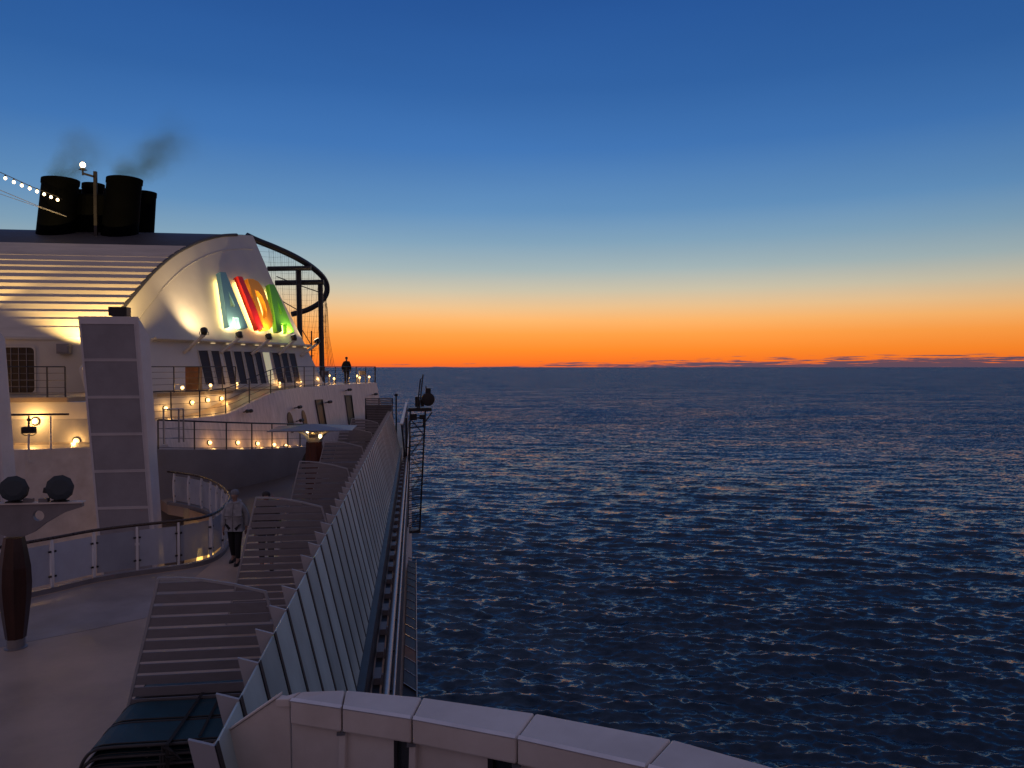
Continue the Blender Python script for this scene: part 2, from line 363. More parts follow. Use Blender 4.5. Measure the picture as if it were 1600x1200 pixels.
    l0 = nt.nodes.new('ShaderNodeVectorMath'); l0.operation = 'LENGTH'; L.new(t.outputs['Object'], l0.inputs[0])
    bi = nt.nodes.new('ShaderNodeMapRange'); bi.interpolation_type = 'SMOOTHSTEP'; bi.inputs[1].default_value = 60; bi.inputs[2].default_value = 600; bi.inputs[3].default_value = -.03; bi.inputs[4].default_value = -.225; L.new(l0.outputs['Value'], bi.inputs[0])
    sc_ = nt.nodes.new('ShaderNodeVectorMath'); sc_.operation = 'SCALE'; L.new(sp.outputs[0], sc_.inputs[0]); L.new(bi.outputs[0], sc_.inputs['Scale'])
    h = VM('ADD', h, sc_.outputs[0])
    h = VM('NORMALIZE', h, (0, 0, 0))
    L.new(h, b.inputs['Normal']); me.materials.append(m)
    # pale aerated wash drifting along the ship's side
    sx = nt.nodes.new('ShaderNodeSeparateXYZ'); L.new(t.outputs['Object'], sx.inputs[0])
    m1 = nt.nodes.new('ShaderNodeMapRange'); m1.interpolation_type = 'SMOOTHSTEP'; m1.inputs[1].default_value = 58; m1.inputs[2].default_value = 8; L.new(sx.outputs[0], m1.inputs[0])
    mp = nt.nodes.new('ShaderNodeMapping'); mp.inputs['Scale'].default_value = (.16, .045, 1); L.new(t.outputs['Object'], mp.inputs[0])
    wn_ = nt.nodes.new('ShaderNodeTexNoise'); wn_.inputs['Scale'].default_value = 1.0; wn_.inputs['Detail'].default_value = 6; wn_.inputs['Roughness'].default_value = .65; L.new(mp.outputs[0], wn_.inputs['Vector'])
    m2 = nt.nodes.new('ShaderNodeMapRange'); m2.inputs[1].default_value = .40; m2.inputs[2].default_value = .72; L.new(wn_.outputs[0], m2.inputs[0])
    mm_ = nt.nodes.new('ShaderNodeMath'); mm_.operation = 'MULTIPLY'; L.new(m1.outputs[0], mm_.inputs[0]); L.new(m2.outputs[0], mm_.inputs[1])
    wc = nt.nodes.new('ShaderNodeMix'); wc.data_type = 'RGBA'; wc.inputs[6].default_value = (.012, .036, .070, 1); wc.inputs[7].default_value = (.055, .105, .155, 1); L.new(mm_.outputs[0], wc.inputs[0]); L.new(wc.outputs[2], b.inputs['Base Color'])
    ln = nt.nodes.new('ShaderNodeVectorMath'); ln.operation = 'LENGTH'; L.new(t.outputs['Object'], ln.inputs[0])
    rr = nt.nodes.new('ShaderNodeMapRange'); rr.inputs[1].default_value = 80; rr.inputs[2].default_value = 1500; rr.inputs[3].default_value = .13; rr.inputs[4].default_value = .24   # unresolved ripples far off
    L.new(ln.outputs['Value'], rr.inputs[0]); L.new(rr.outputs[0], b.inputs['Roughness'])
    o = bpy.data.objects.new('sea', me); COL.objects.link(o); o.location = (0, 0, SEA); setp(o, kind='structure')
make_sea()

# ------------------------------------------------------------------ ship: hull and decks
hull = [(-.30, -45), (-.30, 66), (-3, 74), (-10, 80), (-26, 80), (-34, 74), (-36.5, 66), (-36.5, -45)]
hb = MB(); hb.prism([(x, y, SEA-.8) for x, y in hull], (0, 0, -SEA+.8-3.2))
hb.build('ship_hull', 'white', label='white ship hull side dropping from the decks to the sea', cat='hull')
rail_front = [(-70, 960), (0, 943), (47.5, 932), (95, 921), (145, 909), (197.5, 900), (255, 892), (292, 887), (322, 880), (342, 869), (352, 856)]
rail_far = [(359, 776), (350, 762), (325, 747), (295, 740), (262, 735.5)]
RC = [at_z(x, y, 0) for x, y in rail_front]
RC += [Vector((p.x, p.y, 0)) for p in (at_z(x, y, 1.15) for x, y in rail_far)]
RC = catmull(RC, 6)
REND = RC[-1]
deck_poly = [Vector(p) for p in RC] + [Vector((REND.x-.6, REND.y+1.0, 0)), Vector((-9.5, 40, 0)), Vector((-8, 62, 0)), Vector((-.52, 62, 0)), Vector((-.52, 3.6, 0)), Vector((-13, 3.6, 0)), Vector((-13, RC[0].y, 0))]
MB().prism(deck_poly, (0, 0, -.35)).build('deck', 'deck', kind='structure')
inl = [p+Vector((0.10, -.16, .004)) for p in RC[6:50]]
inl += [at_z(300, 905, .004), at_z(230, 965, .004), at_z(140, 984, .004), at_z(47, 1002, .004), at_z(-70, 1026, .004)]
MB().prism(inl, (0, 0, -.003)).build('deck_inlay', 'deckdark', kind='structure')
MB().prism([(-26, 6, -3.2), (-.55, 6, -3.2), (-.55, 62, -3.2), (-26, 62, -3.2)], (0, 0, -.3)).build('lower_deck', 'deckgold', kind='structure')
MB().prism([(-1.3, -2, 1.5), (4.5, -2, 1.5), (4.5, 2.6, 1.5), (1.2, 3.4, 1.5), (-.2, 4.05, 1.5), (-1.3, 4.45, 1.5)], (0, 0, -.25)).build('wing_deck', 'kerb', kind='structure')

MB().prism([(-14, -12, 3.1), (3.2, -12, 3.1), (3.2, 1.6, 3.1), (-1.2, 2.2, 3.1), (-14, 2.2, 3.1)], (0, 0, -.3)).build('upper_platform', 'kerb', kind='structure')

# ------------------------------------------------------------------ curved glass railing round the deck opening
def offset_curve(P, d):
    out = []
    for i in range(len(P)):
        a = P[max(0, i-1)]; b = P[min(len(P)-1, i+1)]; t = (b-a).normalized(); out.append(P[i]+Vector((t.y, -t.x, 0))*d)
    return out
def zed(P, z): return [Vector((p.x, p.y, p.z+z)) for p in P]
gr = empty('glass_railing', RC[40], 'curved glass railing with dark handrail round the deck opening', 'railing')
MB().tube(zed(RC, 1.12), .034, 8).build('handrail', 'railwood', gr, smooth=True)
kb = MB(); A = offset_curve(RC, .09); B = offset_curve(RC, -.05)
for i in range(len(RC)-1):
    kb.hexa([A[i], B[i], B[i+1], A[i+1]], [p+Vector((0, 0, .10)) for p in (A[i], B[i], B[i+1], A[i+1])])
kb.build('kerb', 'kerb', gr)
posts = resample(RC, .86)
for i, p in enumerate(posts):
    j = min(range(len(RC)), key=lambda k: (RC[k]-p).length); t = (RC[min(j+1, len(RC)-1)]-RC[max(j-1, 0)]).normalized(); n = Vector((t.y, -t.x, 0))
    pb = MB()   # lens-shaped flat post, broad side across the rail
    prof = [(.024, .10), (.050, .35), (.060, .58), (.050, .82), (.022, 1.09)]
    for (w0, z0), (w1, z1) in zip(prof, prof[1:]):
        pb.hexa([p+t*.022+n*w0+Vector((0, 0, z0)), p-t*.022+n*w0+Vector((0, 0, z0)), p-t*.022-n*w0+Vector((0, 0, z0)), p+t*.022-n*w0+Vector((0, 0, z0))],
                [p+t*.022+n*w1+Vector((0, 0, z1)), p-t*.022+n*w1+Vector((0, 0, z1)), p-t*.022-n*w1+Vector((0, 0, z1)), p+t*.022-n*w1+Vector((0, 0, z1))])
    po = pb.build('post', 'post', gr)
    cb = MB()
    for z in (.32, .84):
        bar(cb, p-t*.075+n*.012+Vector((0, 0, z)), p+t*.075+n*.012+Vector((0, 0, z)), .05, .035)
    cb.build('glass_clamp', 'black', po)
    if i < len(posts)-1:
        q = posts[i+1]; u = (q-p).normalized(); a = p+u*.05; b = q-u*.05; nn = Vector((u.y, -u.x, 0))*.006
        pane = MB().hexa([a+nn+Vector((0, 0, .17)), a-nn+Vector((0, 0, .17)), b-nn+Vector((0, 0, .17)), b+nn+Vector((0, 0, .17))],
                         [a+nn+Vector((0, 0, 1.0)), a-nn+Vector((0, 0, 1.0)), b-nn+Vector((0, 0, 1.0)), b+nn+Vector((0, 0, 1.0))]).build('glass_pane', 'frost', gr)
        # finger-drawn heart and scribble on one misted pane
        px = 800+FPX*((a+b)/2+Vector((0, 0, .5))-EYE).dot(_r)/((a+b)/2+Vector((0, 0, .5))-EYE).dot(_f)
        if 48 < px < 96 and not MATS.get('_heart'):
            MATS['_heart'] = True; hm = MB(); c = (a+b)/2+Vector((u.y, -u.x, 0))*.012
            hp = []
            for k in range(28):
                w = 2*math.pi*k/28; hx = 16*math.sin(w)**3/16; hz = (13*math.cos(w)-5*math.cos(2*w)-2*math.cos(3*w)-math.cos(4*w))/16
                hp.append(c+u*hx*.13+Vector((0, 0, .52+hz*.15)))
            hm.tube(hp, .0045, 4, closed=True)
            for k, x in enumerate((-.12, -.06, .0, .06)):
                hm.tube([c+u*x+Vector((0, 0, .80)), c+u*(x+.05)+Vector((0, 0, .90))], .004, 4)
                hm.tube([c+u*(x+.05)+Vector((0, 0, .79)), c+u*(x+.005)+Vector((0, 0, .89))], .004, 4)
            hm.build('finger_drawing', 'mesh', pane)

# ------------------------------------------------------------------ leaning windscreen along the ship's side
XT, ZT, XB, ZB = -1.15, 2.5, -.73, .7
ws = empty('windscreen', (-.9, 4.3, 0), 'long leaning glass windscreen with inboard mullion plates beside slatted screens', 'windscreen')
y0 = 4.40; step = .60; npan = 54
t = Vector((XB-XT, 0, ZB-ZT)).normalized(); nrm = Vector((-t.z, 0, t.x))        # pane direction down, outward normal
if nrm.x < 0: nrm = -nrm
o0 = Vector((0, y0, 0))
T_ = Vector((XT, 0, ZT)); B_ = Vector((XB, 0, ZB))
pan = mul = None
for k in range(npan):
    y = y0+k*step
    if k == 0:
        a, b = Vector((XT, y+.018, ZT)), Vector((XB, y+.018, ZB)); dy = Vector((0, step-.036, 0))
        pan = MB().hexa([a, a+dy, a+dy-nrm*.016, a-nrm*.016], [b, b+dy, b+dy-nrm*.016, b-nrm*.016]).build('glass_pane', 'screenglass', ws)
        a, b = Vector((XT, y-.012, ZT+.01)), Vector((XB, y-.012, ZB)); dy = Vector((0, .024, 0)); w = Vector((-.15, 0, .045)); w2 = Vector((-.15, 0, -.03))
        mul = MB().hexa([a-nrm*.004, a+dy-nrm*.004, a+dy+w, a+w], [b-nrm*.004, b+dy-nrm*.004, b+dy+w2, b+w2]).build('mullion', 'barlight', ws)
        sl_ = MB().hexa([a+nrm*.006, a+dy*2.6+nrm*.006, a+dy*2.6-nrm*.003, a-nrm*.003], [b+nrm*.006, b+dy*2.6+nrm*.006, b+dy*2.6-nrm*.003, b-nrm*.003]).build('seal', 'black', ws)
    else:
        for s_ in (pan, mul, sl_): inst(s_, ws, (0, k*step, 0))
yE = y0+npan*step
MB().box((XB+.03, (y0+yE)/2, .35), (.10, yE-y0, .695)).build('sill_wall', 'darkmetal', ws)
MB().hexa([(XB-.02, y0, ZB-.03), (XB+.10, y0, ZB-.03), (XB+.10, yE, ZB-.03), (XB-.02, yE, ZB-.03)], [(XB-.02, y0, ZB-.004), (XB+.10, y0, ZB-.004), (XB+.10, yE, ZB-.004), (XB-.02, yE, ZB-.004)]).build('sill_rail', 'darkmetal', ws)
# second, lower windscreen aft of it
w2 = empty('windscreen', (-.85, 37.4, 0), 'dark lower windscreen with bright top rail beyond the long glass one', 'windscreen')
prev = None
for k in range(22):
    y = 37.5+k*1.05
    if prev is None:
        prev = MB().hexa([(-.66, y+.03, 1.76), (-.66, y+1.02, 1.76), (-.63, y+1.02, 1.76), (-.63, y+.03, 1.76)], [(-.50, y+.03, .2), (-.50, y+1.02, .2), (-.47, y+1.02, .2), (-.47, y+.03, .2)]).build('glass_pane', 'darkglass', w2)
        p2 = MB().hexa([(-.70, y-.02, 1.76), (-.70, y+.02, 1.76), (-.62, y+.02, 1.76), (-.62, y-.02, 1.76)], [(-.54, y-.02, .0), (-.54, y+.02, .0), (-.46, y+.02, .0), (-.46, y-.02, .0)]).build('post', 'darkmetal', w2)
    else:
        inst(prev, w2, (0, k*1.05, 0)); inst(p2, w2, (0, k*1.05, 0))
MB().box((-.67, 49, 1.80), (.16, 23.2, .07)).build('top_rail', 'white', w2)

# deck edge outside the windscreen: channel, brackets, polished tubes
ch = empty('edge_channel', (-.5, 30, -.4), 'dark gutter channel with brackets under the leaning windscreen', 'gutter')
MB().box((-.56, 33, -.42), (.44, 58.6, .10)).build('channel_floor', 'darkmetal', ch)
MB().box((-.575, 33, .006), (.105, 58.4, .004)).build('channel_lining', 'black', ch)
br = None
for k in range(56):
    y = 5.0+k*1.02
    if br is None:
        br = MB().box((-.565, y, .055), (.11, .40, .10)).box((-.50, y, .0), (.03, .06, .16)).build('bracket', 'kerb', ch)
    else: inst(br, ch, (0, k*1.02, 0))
er = empty('edge_rail', (-.4, 33, -.3), 'polished steel tube rail running along the ship\'s edge outside the windscreen', 'rail')
MB().tube([(-.405, 4.2, .24), (-.405, 62, .24)], .052, 14).build('main_tube', 'steel', er, smooth=True)
MB().tube([(-.315, 4.2, .05), (-.315, 62, .05)], .028, 10).build('lower_tube', 'steel', er, smooth=True)
MB().box((-.345, 33, -1.0), (.05, 58.6, 1.6)).build('fascia', 'tube', er)
pp = None
for k in range(39):
    y = 4.6+k*1.5
    if pp is None: pp = MB().box((-.405, y, -.02), (.03, .05, .44)).box((-.37, y, .05), (.12, .03, .03)).build('stanchion', 'darkmetal', er)
    else: inst(pp, er, (0, k*1.5, 0))
# striped glazed roof of a lower balcony bulging from the ship's side
cp = empty('balcony_canopy', (-.14, 24, -3.2), 'striped glazed canopy of a lower balcony hanging outside the ship\'s edge', 'canopy')
MB().box((-.14, 23, -3.06), (.34, 12, .10)).build('canopy_frame', 'darkmetal', cp)
prev = None
for k in range(14):
    y = 17.4+k*.82
    if prev is None: prev = MB().hexa([(-.29, y+.5, -2.99), (.015, y, -2.99), (.015, y+.74, -2.99), (-.29, y+1.24, -2.99)], [(-.29, y+.5, -2.965), (.015, y, -2.965), (.015, y+.74, -2.965), (-.29, y+1.24, -2.965)]).build('pane', 'stripe', cp)
    else:
        q = inst(prev, cp, (0, k*.82, 0))
        if k == 2: q.data = prev.data.copy(); q.data.materials[0] = MATS['orange']
MB().tube([(.025, 17.0, -2.95), (.025, 29.2, -2.95), (-.28, 29.6, -2.95)], .018, 8).build('edge_bar', 'steel', cp, smooth=True)
for k in range(15):
    y = 17.36+k*.82
    MB().tube([(-.29, y+.5, -2.955), (.012, y, -2.955)], .006, 6).build('glazing_bar', 'bright', cp)

# ------------------------------------------------------------------ slatted screens
PY = [at_z(247, 905, 2.3).y + 5.17*k for k in range(6)]
outl = [at_Y(x, y, PY[0]) for x, y in [(247, 905), (282, 905), (315, 907), (366, 915), (415.6, 926.6)]]
topz = [(p.x, p.z) for p in outl]
def ztop(x):
    for (a, za), (b, zb) in zip(topz, topz[1:]):
        if a <= x <= b: return za+(zb-za)*(x-a)/(b-a)
    return topz[0][1] if x < topz[0][0] else topz[-1][1]
xl = lambda z: -2.88-.235*(2.30-z); xr = lambda z: -1.71+.28*(2.10-z)
SCR_LABEL = ['slatted grey screen with sloping curved top beside the stacked loungers', 'slatted grey screen beside the walking person, hiding a second person',
             'slatted grey screen next after the one by the walking person', 'slatted grey screen just in front of the lit canopy lamp', 'slatted grey screen just behind the lit canopy lamp', 'slatted grey screen farthest along the glass windscreen']
def slat_screen(k):
    y = PY[k]; e = empty('slatted_screen', (-2.3, y, 0), SCR_LABEL[k], 'screen', 'slatted screens along the windscreen')
    pitch = .131; z = .06; n = 0
    while z < 2.16:
        h = .102; zt = z+h; x0 = xl(z)+.02; x1 = min(xr(z), xr(zt))-.02
        if zt < 2.08: poly = [(x0, z), (x1, z), (xr(zt)-.02, zt), (xl(zt)+.02, zt)]
        else:
            xs = [x0+(x1-x0)*i/12 for i in range(13)]; poly = [(x, z) for x in xs if ztop(x) > z+.012]
            poly += [(x, min(zt, ztop(x)-.008)) for x in reversed(xs) if ztop(x) > z+.012]
        jt = random.uniform(-.003, .003)
        MB().prism([(x, y-.006+jt, q) for x, q in poly], (0, .012, 0)).build('slat', 'slatgrey', e)
        z += pitch
    fb = MB(); pts = [(xl(.0), .0), (xl(2.3), 2.3)]
    bar(fb, (xl(0), y, 0), (xl(2.31), y, 2.31), .03, .024, (0, 1, 0)); fb.build('frame_bar', 'barlight', e)
    fb = MB(); bar(fb, (xr(0), y, 0), (xr(2.10), y, 2.10), .03, .024, (0, 1, 0)); fb.build('frame_bar', 'barlight', e)
    tb = MB()
    for (a, za), (b, zb) in zip(topz, topz[1:]): bar(tb, (a, y, za+.01), (b+.004, y, zb+.01), .03, .022, (0, 1, 0))
    tb.build('top_bar', 'barlight', e)
for k in range(6): slat_screen(k)
# taller dark slatted enclosure at the end of the walk
en = empty('slatted_enclosure', at_z(600, 680, 0), 'taller dark slatted enclosure at the far end of the windscreen', 'screen')
Ye = 43.0
for k in range(20):
    a = at_Y(571+.2*k, 624+2.6*k, Ye); b = at_Y(612+.25*k, 622+2.6*k+1.5, Ye)
    MB().hexa([(a.x, Ye, a.z), (b.x, Ye, b.z), (b.x, Ye+.03, b.z), (a.x, Ye+.03, a.z)], [(a.x, Ye, a.z+.065), (b.x, Ye, b.z+.065), (b.x, Ye+.03, b.z+.065), (a.x, Ye+.03, a.z+.065)]).build('slat', 'mesh', en)
for x in (571, 592, 613):
    a = at_Y(x, 622, Ye); fb = MB(); bar(fb, (a.x, Ye+.06, 0), (a.x, Ye+.06, a.z), .06, .05, (0, 1, 0)); fb.build('post', 'darkmetal', en)
a = at_Y(588, 626, Ye); MB().box((a.x+.1, Ye+.35, 1.25), (1.5, .4, 2.5)).build('back_panel', 'darkmetal', en)
a = at_Y(619, 640, 44); lp = empty('deck_lamp_post', (a.x, 44, 0), 'small dark lamp on a thin post by the far enclosure', 'lamp')
b = at_Y(619, 618, 44); MB().tube([(a.x, 44, 0), (b.x, 44, b.z-.05)], .045, 8).build('pole', 'darkmetal', lp); MB().lathe((b.x, 44, b.z-.05), [(.03, 0), (.10, .04), (.12, .10), (.05, .17)], seg=12).build('lamp_head', 'black', lp)

# ------------------------------------------------------------------ stacked sun loungers lashed down behind the first screen
def make_lounger(name, label, group, loc, w=.47, L=1.75):
    e = empty(name, loc, label, 'lounger', group); x0, y, z = loc       # x0 inboard end, width along Y, mat at z
    def side(yy):
        pts = [(x0-.02, yy, z-.44), (x0-.03, yy, z-.24), (x0+.02, yy, z-.10), (x0+.10, yy, z-.025), (x0+.24, yy, z)]
        return pts+[(x0+.8, yy, z), (x0+L-.1, yy, z), (x0+L, yy, z-.02)]
    for yy in (y, y+w): MB().tube(catmull(side(yy), 4), .017, 8).build('side_rail', 'tube', e, smooth=True)
    cr = MB()
    for x in (.02, .62, 1.2, L-.02): cr.tube([(x0+x, y, z-.02 if x > .1 else z-.10), (x0+x, y+w, z-.02 if x > .1 else z-.10)], .013, 6)
    cr.build('cross_bars', 'tube', e)
    for x in (.75, L-.06):
        for yy in (y, y+w): MB().tube([(x0+x, yy, z), (x0+x+.03, yy, z-.44)], .015, 8).build('leg', 'tube', e)
    prof = [(x0+.0, z-.115), (x0+.03, z-.075), (x0+.10, z-.005), (x0+.18, z+.02), (x0+.30, z+.028), (x0+.9, z+.022), (x0+L-.03, z+.028)]
    mt = MB()
    for (a, za), (b, zb) in zip(prof, prof[1:]):
        mt.hexa([(a, y+.018, za-.028), (b, y+.018, zb-.028), (b, y+w-.018, zb-.028), (a, y+w-.018, za-.028)], [(a, y+.022, za), (b, y+.022, zb), (b, y+w-.022, zb), (a, y+w-.022, za)])
    m_ = mt.build('mat', 'teal', e)
    pi = MB()
    for yy in (y+.020, y+w-.020): pi.tube([(a, yy, za) for a, za in prof], .008, 6)
    pi.build('piping', 'black', m_)
    return e
XS0 = -3.28
for s_i, (yy, txt) in enumerate(((7.66, 'in the outer stack before the slatted screen'), (8.16, 'in the stack touching the slatted screen'), (8.80, 'in the stack right behind the first slatted screen'))):
    for lv in range(6):
        top = lv == 5
        make_lounger('sun_lounger', ('teal topped sun lounger lying uppermost ' if top else 'sun lounger %s from the top ' % ('sixth', 'fifth', 'fourth', 'third', 'second')[lv])+txt, 'stacked sun loungers', (XS0+.02*((lv*7+s_i*3) % 3-1), yy, .93-.098*(5-lv)))
st = MB()
def px_on(z, pts): return [at_z(x, y, z) for x, y in pts]
a, b = at_z(317, 1082, .985), at_z(272, 1148, .985)
bar(st, a, b, .035, .006); bar(st, b, (b.x-.02, b.y-.16, .965), .035, .006); bar(st, (b.x-.02, b.y-.17, .965), (b.x-.0, b.y-.17, .52), .035, .006, (0, 1, 0))
for k in range(5): st.tube([(b.x+random.uniform(-.05, .02), b.y-.17, .95), (b.x+.05+.02*k, b.y-.20, .91-.02*k), (b.x+.10-.03*k, b.y-.19, .86), (b.x, b.y-.18, .80)], .008, 6)
a2 = at_z(346, 1084, .985); b2 = at_z(312, 1150, .985); bar(st, a2, b2, .03, .006)
st.build('tie_strap', 'strap', label='dark knotted strap lashing the stacked loungers together', cat='strap')

# ------------------------------------------------------------------ near bulwark of the bridge wing
ZC = 2.7
near_px = [(452, 1092), (534, 1104), (643, 1120.6), (807, 1151), (1010, 1196), (1270, 1262)]
far_px = [(470, 1083), (540, 1080.5), (660, 1092), (836, 1117), (1050, 1158), (1330, 1236)]
NE = [at_z(x, y, ZC) for x, y in near_px]; FE = [at_z(x, y, ZC+.0) for x, y in far_px]
bw = empty('bulwark', (0, 4.0, 1.5), 'pale painted bulwark with a broad capped top curving across the foreground', 'bulwark')
Zv = Vector((0, 0, 1))
for i in range(5):
    g = .004; u = (NE[i+1]-NE[i]).normalized()*g; v = (FE[i+1]-FE[i]).normalized()*g
    a, b, c, d = NE[i]+u, NE[i+1]-u, FE[i+1]-v, FE[i]+v
    MB().hexa([p-Zv*.155 for p in (a, b, c, d)], [a-Zv*.006, b-Zv*.006, c+Zv*.012, d+Zv*.012]).build('cap_segment', 'white', bw, bevel=.012)
for i in range(5):      # bright strip that paints the highlight along the cap's near edge
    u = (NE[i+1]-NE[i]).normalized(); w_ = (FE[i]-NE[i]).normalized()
    a, b = NE[i]+u*.008, NE[i+1]-u*.008; MB().hexa([a-w_*.002-Zv*.016, b-w_*.002-Zv*.016, b+w_*.014-Zv*.002, a+w_*.014-Zv*.002], [a-w_*.006-Zv*.008, b-w_*.006-Zv*.008, b+w_*.014+Zv*.004, a+w_*.014+Zv*.004]).build('cap_highlight', 'caphighlight', bw)
INN = [p+(f-p)*.22 for p, f in zip(NE, FE)]        # recessed inner face line
def down(p, z): return Vector((p.x, p.y, z))
for i in range(5):
    a, b = INN[i], INN[i+1]
    wdt = .72 if i == 1 else .70 if i > 0 else 1.0
    m_ = a+(b-a)*wdt; back = (FE[i]-NE[i])*.5; back.z = 0
    MB().hexa([down(a, 1.5), down(m_, 1.5), down(m_+back, 1.5), down(a+back, 1.5)], [down(a, ZC-.155), down(m_, ZC-.155), down(m_+back, ZC-.155), down(a+back, ZC-.155)]).build('panel', 'white', bw)
    if wdt < 1:
        e1 = m_+(b-a)*.05
        MB().hexa([down(m_, 1.5), down(e1, 1.5), down(e1+back*.8, 1.5), down(m_+back*.8, 1.5)], [down(m_, ZC-.157), down(e1, ZC-.157), down(e1+back*.8, ZC-.157), down(m_+back*.8, ZC-.157)]).build('seal', 'black', bw)
        MB().hexa([down(e1+back*.3, 1.5), down(b+back*.3, 1.5), down(b+back*.4, 1.5), down(e1+back*.4, 1.5)], [down(e1+back*.3, ZC-.157), down(b+back*.3, ZC-.157), down(b+back*.4, ZC-.157), down(e1+back*.4, ZC-.157)]).build('glass_pane', 'darkglass', bw)
    if i > 0:
        p = NE[i]; u = (NE[i+1]-NE[i]).normalized(); n_ = Vector((u.y, -u.x, 0)); q0 = p+(FE[i]-NE[i])*.06
        rb = MB().hexa([down(q0-u*.022-u*.03, 1.5), down(q0+u*.022-u*.03, 1.5), down(q0+u*.022-u*.03-n_*.05, 1.5), down(q0-u*.022-u*.03-n_*.05, 1.5)],
                  [down(q0-u*.022, ZC-.157), down(q0+u*.022, ZC-.157), down(q0+u*.022-n_*.05, ZC-.157), down(q0-u*.022-n_*.05, ZC-.157)])
        r_ = rb.build('rib', 'white', bw, bevel=.006)
        MB().box(q0-u*.004+n_*.006-Zv*.165-Vector((0, 0, ZC-ZC)), (.05, .02, .016)).build('clamp', 'steel', r_)
# plain end plate with the sloping top
u0 = (INN[1]-INN[0]).normalized(); n0 = Vector((u0.y, -u0.x, 0)); PL = INN[0]
ep = [at_pl(x, y, PL, n0) for x, y in [(452, 1096), (432, 1092.5), (346, 1151), (331, 1163), (342, 1212)]]
bot = [Vector((ep[-1].x+.02, ep[-1].y, 1.5)), Vector((INN[0].x, INN[0].y, 1.5))]
thick = -n0*.06
MB().prism(ep+bot, thick).build('end_plate', 'white', bw)
a, b = ep[1]+Zv*.004, ep[2]+Zv*.004
MB().hexa([a+n0*.012, b+n0*.012, b+thick*1.2, a+thick*1.2], [a+Zv*.016+n0*.012, b+Zv*.016+n0*.012, b+thick*1.2+Zv*.016, a+thick*1.2+Zv*.016]).build('sloping_cap', 'white', bw, bevel=.004)
a, b, c, d = at_z(430, 1092, ZC), NE[0]-(NE[1]-NE[0]).normalized()*.004, FE[0], at_z(440, 1089, ZC)
MB().hexa([p-Zv*.05 for p in (a, b, c, d)], [a-Zv*.004, b-Zv*.004, c+Zv*.010, d]).build('cap_segment', 'white', bw, bevel=.004)

# ------------------------------------------------------------------ floodlight post in the foreground
def spindle(mb, c, prof, n=8, rot=RAD(22.5)):
    k = len(mb.v); c = Vector(c)
    for w, z in prof:
        for q in range(n):
            a = rot+2*math.pi*q/n; mb.v.append(c+Vector((math.cos(a)*w, math.sin(a)*w, z)))
    for i in range(len(prof)-1):
        for q in range(n): mb.f.append((k+i*n+q, k+i*n+(q+1) % n, k+(i+1)*n+(q+1) % n, k+(i+1)*n+q))
    mb.f.append(tuple(k+q for q in range(n))); mb.f.append(tuple(k+(len(prof)-1)*n+q for q in range(n))); return mb
B0 = at_z(25, 1012, 0); lp = empty('floodlight_post', B0, 'dark spindle-shaped wooden post with winged bracket carrying two round floodlights', 'light post')
MB().lathe(B0, [(.17, 0), (.17, .015), (.135, .02), (.135, .17)], seg=20).build('base_collar', 'steel', lp, smooth=True)
spindle(MB(), B0, [(.150, .17), (.185, .45), (.225, .8), (.242, 1.08), (.230, 1.36), (.185, 1.66), (.150, 1.86)]).build('column', 'wood', lp)
yb = B0.y-.04
def bp(x, y): return at_Y(x, y, yb)
half = [(38, 838), (52, 832), (72, 817), (100, 801), (128, 792), (128, 786)]
ctr = at_Y(24, 838, yb)
R_ = [bp(x, y) for x, y in half]; Lh = [Vector((2*ctr.x-p.x, p.y, p.z)) for p in R_]
plate = [Vector((ctr.x, yb, R_[0].z))]+R_+[Vector((2*ctr.x-R_[-1].x, yb, R_[-1].z))]+list(reversed(Lh))[1:]
hc = bp(60, 806); hole = [hc+Vector((math.cos(w)*.088, 0, math.sin(w)*.088)) for w in [2*math.pi*k/18 for k in range(18)]]
MB().holed(plate, hole, (0, .09, 0)).build('winged_bracket', 'kerb', lp, bevel=.006)
MB().box((ctr.x, yb+.045, R_[-1].z+.014), (2*(R_[-1].x-ctr.x)+.02, .16, .024)).build('bracket_top', 'white', lp)
for sx in (.68, -.03, -.74):
    c = Vector((ctr.x+sx, yb+.05, R_[-1].z+.25)); ax = Vector((-.36, .86, -.22)).normalized()
    fl = MB(); prof = []
    for k in range(9): prof += [(.195+.012*(k < 7), -.17+k*.034), (.195+.012*(k < 7), -.157+k*.034), (.172, -.155+k*.034), (.172, -.138+k*.034)]
    fl.lathe(c, [(.13, -.19), (.19, -.175)]+prof+[(.205, .16), (.205, .20), (.15, .20)], axis=ax, seg=10)
    hd = fl.build('floodlight', 'lampblue', lp)
    yk = MB()
    for s in (-.05, .05):
        bar(yk, (c.x+s-.05, c.y, R_[-1].z+.03), (c.x+s+.03, c.y, c.z-.13), .018, .018, (0, 1, 0)); bar(yk, (c.x+s+.05, c.y, R_[-1].z+.03), (c.x+s-.03, c.y, c.z-.13), .018, .018, (0, 1, 0))
    yk.box((c.x, c.y, R_[-1].z+.035), (.26, .08, .02)); yk.build('yoke', 'black', hd)
    MB().box((c.x+.22 if sx < .3 else c.x-.25, c.y, R_[-1].z+.055), (.14, .09, .065)).build('ballast_box', 'kerb', lp)
MB().box((ctr.x+.42, yb+.3, R_[-1].z+.17), (.2, .1, .09), Matrix.Rotation(.2, 3, 'Y')).build('cable_box', 'tube', lp)

# ------------------------------------------------------------------ walls of the opening, terrace, ramp, upper deck
TY = 25.6
